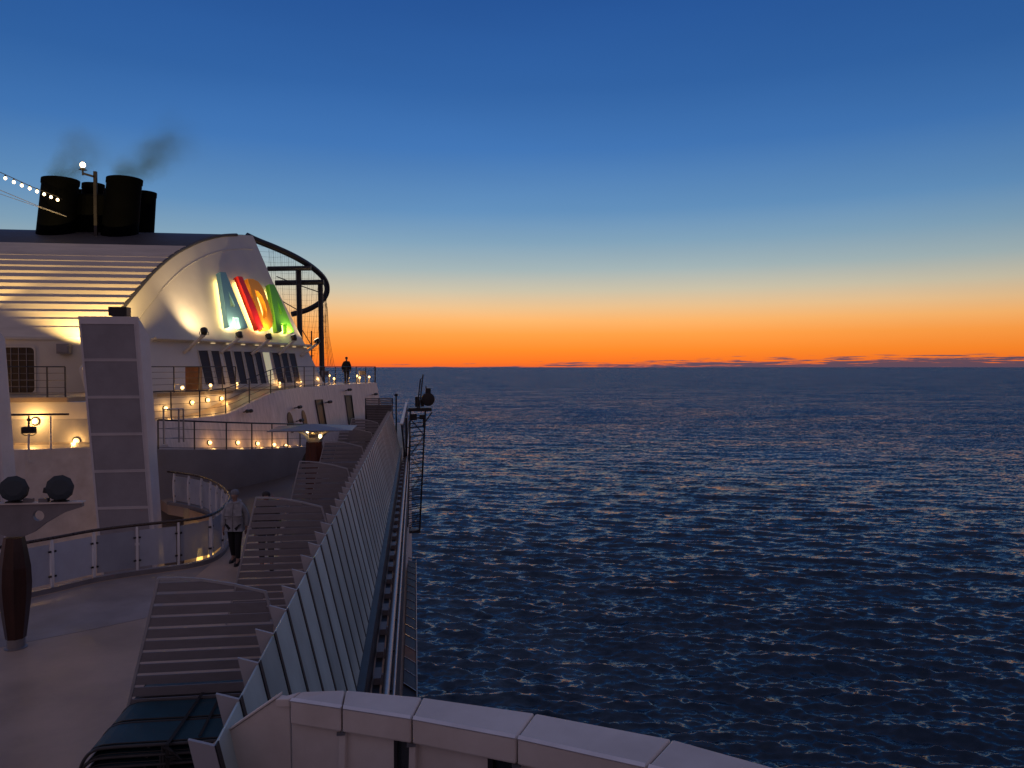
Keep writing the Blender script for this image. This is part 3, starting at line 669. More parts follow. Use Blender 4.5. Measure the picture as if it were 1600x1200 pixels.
# broad wall under the terrace, seen across the deck opening, running on as the curved ramp parapet
par = [Vector((-26, TY, 0)), Vector((-12.5, TY, 0)), Vector((-10.4, 26.2, 0)), Vector((-8.9, 27.3, 0)), Vector((-7.1, 29.2, 0)), Vector((-6.14, 30.84, 0)), Vector((-5.36, 32.9, 0)), Vector((-4.7, 36, 0)), Vector((-4.3, 40, 0)), Vector((-3.9, 46, 0))]
par_s = par[:1]+catmull(par[1:], 6)
def rampz(p):
    if p.x < -12.4: return 2.02
    L = 0; best = None
    t_ = (p-Vector((-12.5, TY, 0))).length
    return max(.25, 2.02-.097*max(0, t_-1.5))
pw = MB(); pw2 = MB(); Tn = offset_curve(par_s, -.16)
for i in range(len(par_s)-1):
    a, b = par_s[i], par_s[i+1]; c, d = Tn[i+1], Tn[i]
    (pw if b.x < -9.9 else pw2).hexa([down(p, -3.2) for p in (a, b, c, d)], [down(a, rampz(a)), down(b, rampz(b)), down(c, rampz(b)), down(d, rampz(a))])
pw.build('parapet_wall', 'white', label='broad pale wall below the terrace railing, across the deck opening', cat='wall', smooth=True)
pw2.build('ramp_wall', 'darkwall', label='dark curved wall under the ramp railing, behind the walking person', cat='wall', smooth=True)
MB().prism([p+Vector((0, 0, .004)) for p in [Vector((-7.3, 25.2, 0)), Vector((-5.2, 22.6, 0)), Vector((-3.4, 22.2, 0)), Vector((-.80, 24, 0)), Vector((-.80, 61, 0)), Vector((-6.0, 61, 0)), Vector((-4.4, 46, 0)), Vector((-4.9, 36, 0)), Vector((-5.5, 32.9, 0)), Vector((-7.2, 29.2, 0)), Vector((-8.6, 27.5, 0))]], (0, 0, -.003)).build('aft_deck_sheet', 'aftdeck', kind='structure')  # darker brown sheet laid over the aft deck
# diagonal side wall line of the upper deck (top edge)
WT = [(Vector((-10.3, 27.2, 2.62))), at_z(251, 657, 2.64), at_z(348, 648, 2.64), at_z(395, 628, 3.1), at_z(440, 610, 3.55)]
WT.append(at_Y(500, 604, 43)); WT.append(at_Y(588, 597.5, 51.5))
for p in WT[5:]: p.z = 3.6
WT = [WT[0]]+catmull(WT[1:], 5)
def outn(i, P):
    a = P[max(0, i-1)]; b = P[min(len(P)-1, i+1)]; t_ = (b-a); t_.z = 0; t_.normalize(); return Vector((t_.y, -t_.x, 0))
sw = MB()
for i in range(len(WT)-1):
    a, b = WT[i], WT[i+1]; na, nb = outn(i, WT), outn(i+1, WT)
    a0 = down(a+na*.19*a.z, 0); b0 = down(b+nb*.19*b.z, 0)
    sw.hexa([a0, b0, b0-nb*.4, a0-na*.4], [a, b, b-nb*.15, a-na*.15])
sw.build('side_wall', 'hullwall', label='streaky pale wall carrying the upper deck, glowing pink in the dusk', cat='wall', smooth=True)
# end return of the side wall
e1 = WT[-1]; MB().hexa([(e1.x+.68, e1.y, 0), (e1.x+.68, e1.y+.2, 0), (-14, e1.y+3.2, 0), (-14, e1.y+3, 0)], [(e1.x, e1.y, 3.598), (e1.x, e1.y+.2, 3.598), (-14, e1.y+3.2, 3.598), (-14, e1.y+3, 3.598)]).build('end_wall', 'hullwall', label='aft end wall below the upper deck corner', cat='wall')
# terrace floor + sloping ramp floor between parapet and side wall
MB().prism([(-26, TY+.16, 1.98), (-12.3, TY+.16, 1.98), (-10.3, 27.1, 1.98), (-10.4, 28.4, 1.98), (-26, 28.4, 1.98)], (0, 0, -.2)).build('terrace_deck', 'deckgold', kind='structure')
rf = MB(); k0 = 2
for i in range(k0, len(par_s)-1):
    a, b = Tn[i], Tn[i+1]
    ia = min(range(len(WT)), key=lambda j: abs(WT[j].y-a.y-1.2)); ib = min(range(len(WT)), key=lambda j: abs(WT[j].y-b.y-1.2))
    wa, wb = WT[ia], WT[ib]; za, zb = rampz(par_s[i])-.05, rampz(par_s[i+1])-.05
    rf.add([down(a, za), down(b, zb), down(wb+outn(ib, WT)*.3, zb), down(wa+outn(ia, WT)*.3, za)], [(0, 1, 2, 3)])
rf.build('ramp_deck', 'deckdark', kind='structure')
# upper deck (z 3.6) and the sunken lit walk between it and the side wall
INW = []
for i, p in enumerate(WT):
    if p.y < 37.5: INW.append(p-outn(i, WT)*1.75)
UD = [Vector((-26, 28.3, 3.6)), Vector((INW[0].x-.4, 28.3, 3.6))]+[down(p, 3.6) for p in INW[1:]]
i37 = next(i for i, p in enumerate(WT) if p.y >= 37.5)
UD += [down(p, 3.6) for p in WT[i37:]]+[Vector((-14, e1.y+3, 3.6)), Vector((-26, e1.y+3, 3.6))]
MB().prism(UD, (0, 0, -.16)).build('upper_deck', 'deckgold', kind='structure')
wk = MB()
ins = [p for i, p in enumerate(WT) if p.y < 38.2]
for i in range(1, len(ins)-1):
    a, b = WT[i], WT[i+1]; c, d = b-outn(i+1, WT)*1.75, a-outn(i, WT)*1.75
    wk.add([a-Zv*.02-outn(i, WT)*.16, b-Zv*.02-outn(i+1, WT)*.16, down(c, b.z-.02), down(d, a.z-.02)], [(0, 1, 2, 3)])
wk.build('stair_walk', 'deckgold', kind='structure')
iw = MB()
for i in range(1, len(INW)-1):
    a, b = INW[i], INW[i+1]; z0, z1 = WT[i].z-.1, WT[i+1].z-.1
    na = outn(i, WT); nb = outn(i+1, WT)
    iw.hexa([down(a, z0), down(b, z1), down(b-nb*.1, z1), down(a-na*.1, z0)], [down(a, 3.60), down(b, 3.60), down(b-nb*.1, 3.60), down(a-na*.1, 3.60)])
iw.build('inner_wall', 'casing', label='low lit wall between the walk and the upper deck', cat='wall')
MB().prism([(-26, 28.35, 1.9), (-10.6, 28.35, 1.9), (-10.6, 28.35, 3.43), (-26, 28.35, 3.43)], (0, .12, 0)).build('terrace_back_wall', 'casing', label='warmly lit white wall behind the terrace glass railing', cat='wall')

# ------------------------------------------------------------------ railings
def rail(name, pts, label, h=1.1, wires=4, mt='tube', step=1.25, r=.022, top='darkmetal', group=None):
    e = empty(name, pts[0], label, 'railing', group)
    MB().tube(zed(pts, h), r, 8).build('handrail', top, e, smooth=True)
    for k in range(wires): MB().tube(zed(pts, h*(k+.35)/(wires+.25)), .010, 6).build('wire', mt, e)
    for p in resample(pts, step)+[pts[-1]]: MB().box((p.x, p.y, p.z+h/2-.03), (.045, .045, h+.06)).build('post', mt, e)
    return e
rail('wire_railing', [p-outn(i, WT)*.06 for i, p in enumerate(WT)], 'long wire railing along the edge of the side wall and upper deck', step=1.6)
rail('wire_railing', [Vector((-25, 28.42, 3.6)), Vector((INW[0].x-.5, 28.42, 3.6))], 'straight wire railing in front of the grilled window', step=1.7)
rail('wire_railing', [down(p-outn(i, WT)*.05, 3.6) for i, p in enumerate(INW)][1:-2], 'wire railing along the inner edge of the lit walk', step=1.5)
rp = [p for p in Tn if p.x > -12.2 and p.y < 34.5]
rail('wire_railing', [Vector((p.x, p.y, rampz(q)-.06)) for p, q in zip(Tn, par_s) if p.x > -9.2 and p.y < 36], 'dark wire railing on the ramp wall with a row of round lamps behind', wires=3, step=1.35, r=.03)
# small stair railing beside the pylon
rail('stair_railing', [at_Y(256, 691, 25.9), at_Y(287, 688, 26.9)], 'short grey stair railing beside the tall pylon', wires=3, step=.8, mt='steel', top='steel')
# terrace glass railing
tg = empty('terrace_railing', (-19, TY+.08, 2.02), 'straight glass railing with dark handrail on the terrace wall', 'railing')
MB().tube([(-26, TY+.08, 3.12), (-11.2, TY+.08, 3.15)], .035, 8).build('handrail', 'railwood', tg)
pr = None
for k in range(12):
    x = -25.5+k*1.25
    MB().box((x, TY+.08, 2.55), (.04, .03, 1.1)).build('post', 'bright', tg)
    q = MB().box((x+.625, TY+.08, 2.58), (1.15, .012, .84)); q.build('glass_pane', 'clear', tg)

# ------------------------------------------------------------------ pylons clad with mesh panels
def pylon(Y, tl, tr, bl, br_, label, depth=.55, bounds=None):
    A = [at_Y(*p, Y) for p in (bl, br_, tr, tl)]
    e = empty('mesh_pylon', (A[0].x, Y, -3.2), label, 'pylon', 'mesh clad pylons')
    ds = (A[3]-A[0])/(A[3].z-A[0].z)
    L0 = A[0]+ds*(-3.2-A[0].z); dsr = (A[2]-A[1])/(A[2].z-A[1].z); R0 = A[1]+dsr*(-3.2-A[1].z)
    zt = A[3].z; off = Vector((0, depth, 0)); cut = Vector((0, depth*.98, -.55))
    at = lambda s, z: (A[0]+ds*(z-A[0].z)) if s == 0 else (A[1]+dsr*(z-A[1].z))
    body = MB().hexa([L0, R0, R0+off, L0+off], [at(0, zt), at(1, zt), at(1, zt)+cut+Vector((.12, 0, 0)), at(0, zt)+cut])
    body.build('body', 'pylongrey', e)
    top = A[3].z-.20; ph = .0; z = top
    hpx = (at_Y(170, 567, Y).z-at_Y(170, 625, Y).z)
    while z > -2.6:
        z1 = z-hpx+.035; a, b, c, d = at(0, z1), at(1, z1), at(1, z), at(0, z); s = Vector((.05, 0, 0)); s2 = Vector((-.10, 0, 0)); o = Vector((0, -.03, 0))
        fr = [a+s, b+s2, c+s2, d+s]; inn = [fr[0]+Vector((.02, 0, .02)), fr[1]+Vector((-.02, 0, .02)), fr[2]+Vector((-.02, 0, -.02)), fr[3]+Vector((.02, 0, -.02))]
        f_ = MB().holed(fr, inn, o).build('panel_frame', 'pylongrey', e)
        MB().prism([p+Vector((0, -.001, 0)) for p in inn], (0, -.012, 0)).build('mesh_panel', 'panelmesh', f_)
        z -= hpx
    # side facing: two long panels on the outboard flank
    return e
pylon(22.6, (122, 494), (216, 497), (152, 825), (241, 825), 'tall leaning pylon clad in dark mesh panels, a small black box on top')
q = at_Y(190, 486, 23.0); MB().box((q.x-.05, 23.0, q.z-.02), (.50, .34, .26)).box((q.x-.05, 23.0, q.z-.17), (.3, .2, .06)).build('signal_box', 'black', label='small black box standing on top of the tall pylon', cat='box')
pylon(22.6, (-108, 497), (-16, 500), (-78, 825), (13, 825), 'tall leaning pylon clad in mesh panels beside the grilled window')
# ------------------------------------------------------------------ funnel casing
P0 = Vector((-10.9, 37.5, 3.7)); P1 = Vector((-6.3, 47.0, 3.7)); hh = (P1-P0).normalized(); nh = Vector((hh.y, -hh.x, 0)); LEAN = RAD(20)
nw = nh*math.cos(LEAN)+Zv*math.sin(LEAN)
def cw(px, py, off=0.0): return at_pl(px, py, P0+nw*off, nw)
XL = -27.0
cs = empty('funnel_casing', (-14, 40, 3.6), 'rounded white funnel casing with louvred front and floodlit side wall', 'funnel casing')
arc_px = [(128, 575), (150, 540), (168, 512), (191, 482), (217.5, 450), (242.5, 422.5), (272.5, 397.5), (305, 380), (325, 373), (345, 368.5), (370, 367), (395, 368)]
arc = catmull([cw(x, y) for x, y in arc_px], 6)
edge = [cw(x, y) for x, y in [(426, 440), (455, 495), (477.5, 540), (499, 585)]]
bz = 3.6
right_base = edge[-1]+(edge[-1]-edge[-2]).normalized()*((edge[-1].z-bz)/((edge[-2]-edge[-1]).normalized().z)); right_base.z = bz
left_base = arc[0].copy(); k_ = (P0-Vector((left_base.x, left_base.y, P0.z)))
lb = P0+hh*((left_base-P0).dot(hh)); lb = lb+nh*(math.tan(LEAN)*(P0.z-bz)); lb.z = bz
MB().prism([lb]+arc+edge+[right_base], -nw*.18).build('side_plate', 'casing', cs)
# raised seam following the arc
sm = MB(); cen = cw(400, 560)
seam = [p+(cen-p)*.12+nw*.012 for p in arc[6:]]; sm.tube(seam, .018, 6); sm.build('weld_seam', 'casing', cs)
rim = MB(); rim.tube([p+nw*.0 for p in arc[3:61]], .09, 8); rim.build('arc_rim', 'darkroof', cs, smooth=True)
# louvre blades
def arc_at_z(z):
    for a, b in zip(arc, arc[1:]):
        if a.z <= z <= b.z: return a+(b-a)*((z-a.z)/max(1e-6, b.z-a.z))
    return arc[-1]
zs0 = cw(160, 526).z; ztop_l = cw(292, 386.5).z
nb_ = 15; pts = []
# spacing along the arc
seg = [p for p in arc if zs0 <= p.z <= ztop_l]; seg = [arc_at_z(zs0)]+seg+[arc_at_z(ztop_l)]
Ls = [0]
for a, b in zip(seg, seg[1:]): Ls.append(Ls[-1]+(b-a).length)
for k in range(nb_+1):
    s_ = Ls[-1]*k/nb_; i = max(j for j in range(len(Ls)) if Ls[j] <= s_+1e-9); i = min(i, len(seg)-2)
    pts.append(seg[i]+(seg[i+1]-seg[i])*((s_-Ls[i])/max(1e-6, Ls[i+1]-Ls[i])))
for k in range(nb_):
    a, b = pts[k], pts[k+1]; d = Vector((0, b.y-a.y, b.z-a.z)).normalized(); o = Vector((0, -d.z, d.y))    # outward (forward, up)
    a0 = a-o*.02; a1 = a-o*.07; b0 = b+o*.10-d*.075; b1 = b+o*.03-d*.075
    l0 = [Vector((XL, p.y, p.z)) for p in (a0, b0, b1, a1)]; ex = [p+Vector((.0, 0, 0)) for p in (a0, b0, b1, a1)]
    MB().hexa(l0, ex).build('louvre_blade', 'louver', cs)
bk = MB()
allp = [lb]+arc
for a, b in zip(seg, seg[1:]):
    da = Vector((-.02, .22, -.12)); bk.add([a+da, b+da, Vector((XL, b.y, b.z))+Vector((0, .22, -.12)), Vector((XL, a.y, a.z))+Vector((0, .22, -.12))], [(0, 1, 2, 3)])
bk.build('louvre_backing', 'darkroof', cs)
rfm = MB(); top = [p for p in arc if p.z >= ztop_l-.02]
for a, b in zip(top, top[1:]):
    n_ = Zv*.02; rfm.add([a+n_, b+n_, Vector((XL, b.y, b.z+.02)), Vector((XL, a.y, a.z+.02))], [(0, 1, 2, 3)])
rfm.build('roof', 'darkroof', cs, smooth=True)
af = MB()
for a, b in zip([arc[-1]]+edge, edge+[right_base]): af.add([a-nw*.02, b-nw*.02, Vector((XL, b.y+1, b.z)), Vector((XL, a.y+1, a.z))], [(0, 1, 2, 3)])
af.build('aft_plate', 'casing', cs)
# front wall below the louvres
fy = pts[0].y-.05
MB().prism([(XL, fy, bz), (lb.x+.35, fy, bz), (pts[0].x-.02, fy, pts[0].z-.02), (XL, fy, pts[0].z-.02)], (0, .2, 0)).build('front_wall', 'casing', cs)
MB().box(((XL+pts[0].x)/2, fy-.02, pts[0].z-.10), (pts[0].x-XL, .10, .08)).build('front_ledge', 'casing', cs)
# grilled window with rounded corners
def rrect(x0, x1, z0, z1, y, r=.18, n=5):
    out = []
    for cx, cz, a0 in ((x1-r, z1-r, 0), (x0+r, z1-r, 90), (x0+r, z0+r, 180), (x1-r, z0+r, 270)):
        for k in range(n+1):
            w = RAD(a0+90*k/n); out.append(Vector((cx+r*math.cos(w), y, cz+r*math.sin(w))))
    return out
wa, wb = at_Y(-6, 614, fy), at_Y(54, 543, fy)
w_ = MB().holed(rrect(wa.x-.06, wb.x+.06, wa.z-.06, wb.z+.06, fy-.004), rrect(wa.x, wb.x, wa.z, wb.z, fy-.004), (0, -.05, 0)).build('grilled_window', 'casing', cs)
MB().prism(rrect(wa.x, wb.x, wa.z, wb.z, fy-.004), (0, -.015, 0)).build('pane', 'winglass', w_)
for k in range(1, 5): MB().box((wa.x+(wb.x-wa.x)*k/5, fy-.035, (wa.z+wb.z)/2), (.025, .02, wb.z-wa.z-.02)).build('grille_bar', 'kerb', w_)
for k in range(1, 7): MB().box(((wa.x+wb.x)/2, fy-.030, wa.z+(wb.z-wa.z)*k/7), (wb.x-wa.x-.02, .015, .02)).build('grille_bar', 'kerb', w_)
q = at_Y(100, 545, fy-.2); MB().box((q.x, fy-.17, q.z), (.52, .30, .42)).box((q.x, fy-.34, q.z), (.40, .04, .30)).build('loudspeaker', 'slatgrey', label='square grey loudspeaker box on the wall beside the grilled window', cat='loudspeaker')
# gutter ledge on the side wall
g0, g1 = cw(236, 533), cw(481, 543.5)
gb = MB(); d_ = (g1-g0).normalized(); up_ = nw.cross(d_).normalized()
if up_.z < 0: up_ = -up_
gb.hexa([g0, g1, g1+nw*.34, g0+nw*.34], [g0+up_*.10, g1+up_*.10, g1+nw*.34+up_*.10, g0+nw*.34+up_*.10]); gb.build('gutter_ledge', 'casing', cs)
for k in range(18):
    p = g0+(g1-g0)*(.22+.76*k/17); MB().hexa([p, p+d_*.05, p+d_*.05+nw*.03, p+nw*.03], [p+d_*.0+nw*.32-up_*.01+d_*0, p+d_*.05+nw*.32-up_*.01, p+d_*.05+nw*.32+up_*0, p+nw*.32]).build('ledge_bracket', 'casing', cs)
for k in range(9):     # small strip lights under the ledge
    p = g0+(g1-g0)*(.20+.74*k/8)+nw*.2-up_*.05; MB().hexa([p, p+d_*.30, p+d_*.30+nw*.06, p+nw*.06], [q-up_*.035 for q in (p, p+d_*.30, p+d_*.30+nw*.06, p+nw*.06)]).build('strip_light', 'strip', cs)
# windows and lit door
tops = [(515, 575), (595, 645), (670, 715), (735, 785), (800, 850), (865, 905), (918, 958), (975, 1020), (1030, 1070), (1080, 1120)]
for k, (a, b) in enumerate(tops):
    f = lambda x, y: (180+x*.25, 340+y*.25)
    yt = 832+k*2.0; ybm = 1046-k*1.5; sh = 46-k*.6
    Q = [f(a+sh, ybm), f(b+sh-4, ybm), f(b, yt), f(a, yt)]
    qi = [cw(x, y, .004) for x, y in Q]; c_ = sum(qi, Vector())/4; qo = [c_+(p-c_)*1.0+(p-c_).normalized()*.06 for p in qi]
    if k == 6:
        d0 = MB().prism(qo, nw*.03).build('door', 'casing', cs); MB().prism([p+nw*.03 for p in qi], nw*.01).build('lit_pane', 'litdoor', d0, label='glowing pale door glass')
    else:
        w_ = MB().holed(qo, qi, nw*.05).build('window', 'casing', cs); MB().prism(qi, nw*.02).build('pane', 'winglass', w_)

# ------------------------------------------------------------------ illuminated letters
LOFF = .52; LDEP = .30
sg = empty('illuminated_sign', cw(400, 515, 0), 'big coloured backlit letters AIDA standing off the floodlit casing wall', 'sign')
def px5(L): return [(300+x*.13333, 400+y*.13333) for x, y in L]
letters = [
 ('A_blue', [(330, 185), (395, 190), (660, 838), (570, 848), (545, 726), (477, 716), (490, 822), (425, 830)], [(428, 412), (508, 592), (456, 592)]),
 ('I_red', [(535, 236), (590, 242), (850, 850), (775, 856)], None),
 ('D_yellow', [(650, 265), (715, 268), (775, 298), (820, 355), (860, 440), (900, 560), (935, 680), (946, 760), (940, 825), (915, 858), (830, 868)], [(735, 400), (775, 415), (820, 470), (855, 550), (878, 640), (876, 715), (850, 736), (838, 730)]),
 ('A_green', [(905, 330), (968, 336), (1200, 888), (1115, 897), (1105, 792), (1052, 790), (1058, 884), (1000, 886)], [(1000, 522), (1062, 678), (1026, 678)])]
for m_, outp, hol in letters:
    A = [cw(x, y, LOFF) for x, y in px5(outp)]
    mb = MB()
    if hol: mb.holed(A, [cw(x, y, LOFF) for x, y in px5(hol)], -nw*LDEP)
    else: mb.prism(A, -nw*LDEP)
    lt = mb.build('letter', m_, sg)
    c_ = sum(A, Vector())/len(A); Bp = [c_+(p-c_)*.86-nw*(LDEP+.012) for p in A]
    mb = MB()
    if hol:
        H_ = [cw(x, y, LOFF) for x, y in px5(hol)]; hc_ = sum(H_, Vector())/len(H_)
        mb.holed(Bp, [hc_+(p-hc_)*1.25-nw*(LDEP+.012) for p in H_], -nw*.03)
    else: mb.prism(Bp, -nw*.03)
    mb.build('backlight', 'backlight', lt)
    for k in (1, -2): MB().tube([A[0]*.4+A[k]*.6-nw*LDEP*.5, A[0]*.4+A[k]*.6-nw*LOFF], .03, 6).build('stand_off', 'steel', lt)

# floodlights on angled arms
arms = [((287.5, 551), (319, 523)), ((345, 551), (374, 528)), ((392.5, 554), (420, 530.5)), ((435, 554), (459.5, 532)), ((470, 556), (496, 537))]
ARM_L = ['floodlight on a slanted arm nearest the tall pylon', 'floodlight on a slanted arm below the blue letter A', 'floodlight on a slanted arm below the yellow letter D', 'floodlight on a slanted arm below the green letter A', 'floodlight on a slanted arm at the corner below the net frame']
tg_ = [(315, 425), (345, 440), (392, 440), (428, 460), (440, 440)]
for k, (r0, h0) in enumerate(arms):
    a = cw(*r0, .02); b = cw(*h0, (1.15, .72, .72, .72, .72)[k])
    e = empty('arm_floodlight', a, ARM_L[k], 'floodlight', 'floodlights on arms below the sign')
    MB().tube([a, b], .085, 10).build('arm', 'casing', e, smooth=True)
    MB().tube([a+(b-a)*.45, a+(b-a)*.12-Zv*.0+hh*.3-nw*.1], .03, 6).build('brace', 'casing', e)
    T_g = cw(*tg_[k]); ax = (T_g-b).normalized(); c = b+Zv*.16
    hd = MB().lathe(c, [(.07, -.18), (.14, -.14), (.165, -.02), (.18, .08), (.18, .13)], axis=ax, seg=12).build('lamp_head', 'black', e, smooth=True)
    MB().lathe(c, [(.16, .132), (.16, .145)], axis=ax, seg=12).build('lens', 'lens', hd)
    yk = MB(); s_ = ax.cross(Zv).normalized()
    for q in (-1, 1): yk.tube([b+s_*.20*q, c+s_*.20*q], .022, 6)
    yk.tube([b-s_*.20, b+s_*.20], .022, 6); yk.build('yoke', 'steel', hd)
    spot('floodlight_lamp', c+ax*.22, T_g, (760, 430, 430, 400, 200)[k], (1, .68, .33), 124, 1.0, .08, e)

# arm floodlights that wash the louvred front from below
for k, x in enumerate((at_Y(172, 545, fy-2).x, at_Y(142, 545, fy-2).x, -20.2, -23.0)):
    c = Vector((x, fy-2.0, pts[0].z-.35)); e = empty('louvre_floodlight', (x, fy, pts[0].z-.9), ('black arm floodlight under the louvres closest to the rounded casing edge', 'black arm floodlight under the louvres, second from the rounded casing edge', 'black arm floodlight under the louvres, third from the rounded casing edge', 'black arm floodlight under the louvres, farthest from the rounded casing edge')[k], 'floodlight', 'floodlights aimed at the louvres')
    tgt = Vector((x-.8-1.8*(k < 2), 37.0, 9.3)); ax = (tgt-c).normalized()
    MB().lathe(c, [(.06, -.14), (.12, -.10), (.14, .08), (.14, .10)], axis=ax, seg=12).build('lamp_head', 'black', e, smooth=True)
    MB().lathe(c, [(.12, .101), (.12, .108)], axis=ax, seg=12).build('lens', 'lens', e)
    MB().tube([(x, fy-.02, pts[0].z-.9), c-ax*.1], .05, 8).build('arm', 'casing', e)
    spot('floodlight_lamp', c+ax*.16, tgt, (2000, 2900, 4200, 4200)[k], (1, .63, .20), 72, .45, .06, e)

# ------------------------------------------------------------------ funnels
FB = 11.2
fn = empty('funnel_cluster', (-18, 46, FB), 'cluster of dark raked funnel pipes on top of the casing', 'funnel')
def pipe(top_px, base_px, wpx, Y, name='funnel_pipe'):
    t_ = at_Y(*top_px, Y); b_ = at_Y(*base_px, Y); r = wpx/2/FPX*(t_-EYE).dot(_f)
    d = (t_-b_); b2 = b_-d*((b_.z-FB)/d.z) if b_.z > FB else b_
    mb = MB(); seg_n = 28; H_ = t_.z-b2.z; prof = [(1.06, 0), (1.0, H_*.93), (1.04, H_*.935), (1.04, H_), (.92, H_), (.90, H_-.9)]
    for f_, h_ in prof:
        c_ = b2+(t_-b2)*(h_/H_)
        for q in range(seg_n): mb.v.append(c_+Vector((math.cos(2*math.pi*q/seg_n)*r*f_, math.sin(2*math.pi*q/seg_n)*r*f_, 0)))
    for k in range(len(prof)-1):
        for q in range(seg_n): mb.f.append((k*seg_n+q, k*seg_n+(q+1) % seg_n, (k+1)*seg_n+(q+1) % seg_n, (k+1)*seg_n+q))
    mb.f.append(tuple((len(prof)-1)*seg_n+q for q in range(seg_n)))
    mb.build(name, 'funnel', fn, smooth=True)
pipe((95, 281), (86, 378), 51, 44); pipe((195, 280), (186, 378), 50, 44); pipe((226, 301), (221, 375), 34, 47)
pipe((146, 288), (140, 378), 31, 46); pipe((160, 296), (156, 378), 26, 47.5); pipe((130, 298), (126, 378), 22, 48.5)
c0 = at_Y(143, 303, 44.8); MB().box((c0.x, 45.2, (c0.z+FB)/2), (2.5, 1.2, c0.z-FB)).build('funnel_block', 'funnel', fn, bevel=.15)
mt_ = empty('funnel_lamp', at_Y(149, 320, 43.2), 'lit lamp on a bent arm above the dark funnels', 'lamp')
a, b, c = at_Y(150, 372, 43.3), at_Y(149, 268, 43.3), at_Y(129.5, 271, 43.3)
MB().box((a+b)/2, (.16, .16, b.z-a.z)).build('mast', 'black', mt_)
arm_ = MB(); bar(arm_, b-Zv*.3, c, .10, .16, (0, 1, 0)); bar(arm_, c-Zv*.1, c+Zv*.22, .07, .07, (0, 1, 0)); arm_.build('arm', 'darkmetal', mt_)
MB().lathe(c+Zv*.20, [(.22, 0), (.10, .06), (.13, .1)], seg=12).build('lamp_base', 'darkmetal', mt_)
MB().lathe(c+Zv*.30, [(.06, 0), (.13, .10), (.14, .20), (.07, .30)], seg=12).build('lamp_glass', 'flare', mt_, smooth=True)
point('lamp_light', c+Zv*.5-Vector((0, .3, 0)), 3, WARM, .1, mt_)
# string lights to the funnels
slb = [(8.4, 278.8), (21.6, 284.8), (34, 290), (46.3, 294.7), (57.8, 299.4), (69, 303.7), (79.7, 308.2), (90, 312.5)]
Yc = 42.6
e = empty('string_lights', at_Y(95, 313, Yc), 'string of eight small bulbs on a cable running to the funnel', 'string lights')
cab = [at_Y(-260, 120, Yc), at_Y(-120, 205, Yc), at_Y(0, 269, Yc), at_Y(50, 292, Yc), at_Y(92, 308, Yc+.0), at_Y(97, 311, 43.1)]
MB().tube(cab, .022, 6).build('wire', 'cable', e)
for x, y in slb:
    p = at_Y(x, y, Yc); bl = MB().lathe(p-Zv*.07, [(.03, 0), (.075, .05), (.07, .11), (.035, .16)], seg=10).build('bulb', 'bulb', e, smooth=True)
    MB().lathe(p+Zv*.09, [(.045, 0), (.04, .09)], seg=8).build('socket', 'cable', bl)
MB().tube([at_Y(-200, 218, Yc), at_Y(0, 297, Yc), at_Y(60, 322, Yc), at_Y(104, 338, 43.2)], .018, 6).build('stay_wire', 'steel', label='upper bare stay wire running to the dark funnel', cat='wire')
MB().tube([at_Y(-200, 240, Yc), at_Y(0, 303, Yc), at_Y(60, 323.5, Yc), at_Y(104, 338.5, 43.2)], .014, 6).build('stay_wire', 'steel', label='lower bare stay wire running to the dark funnel', cat='wire')

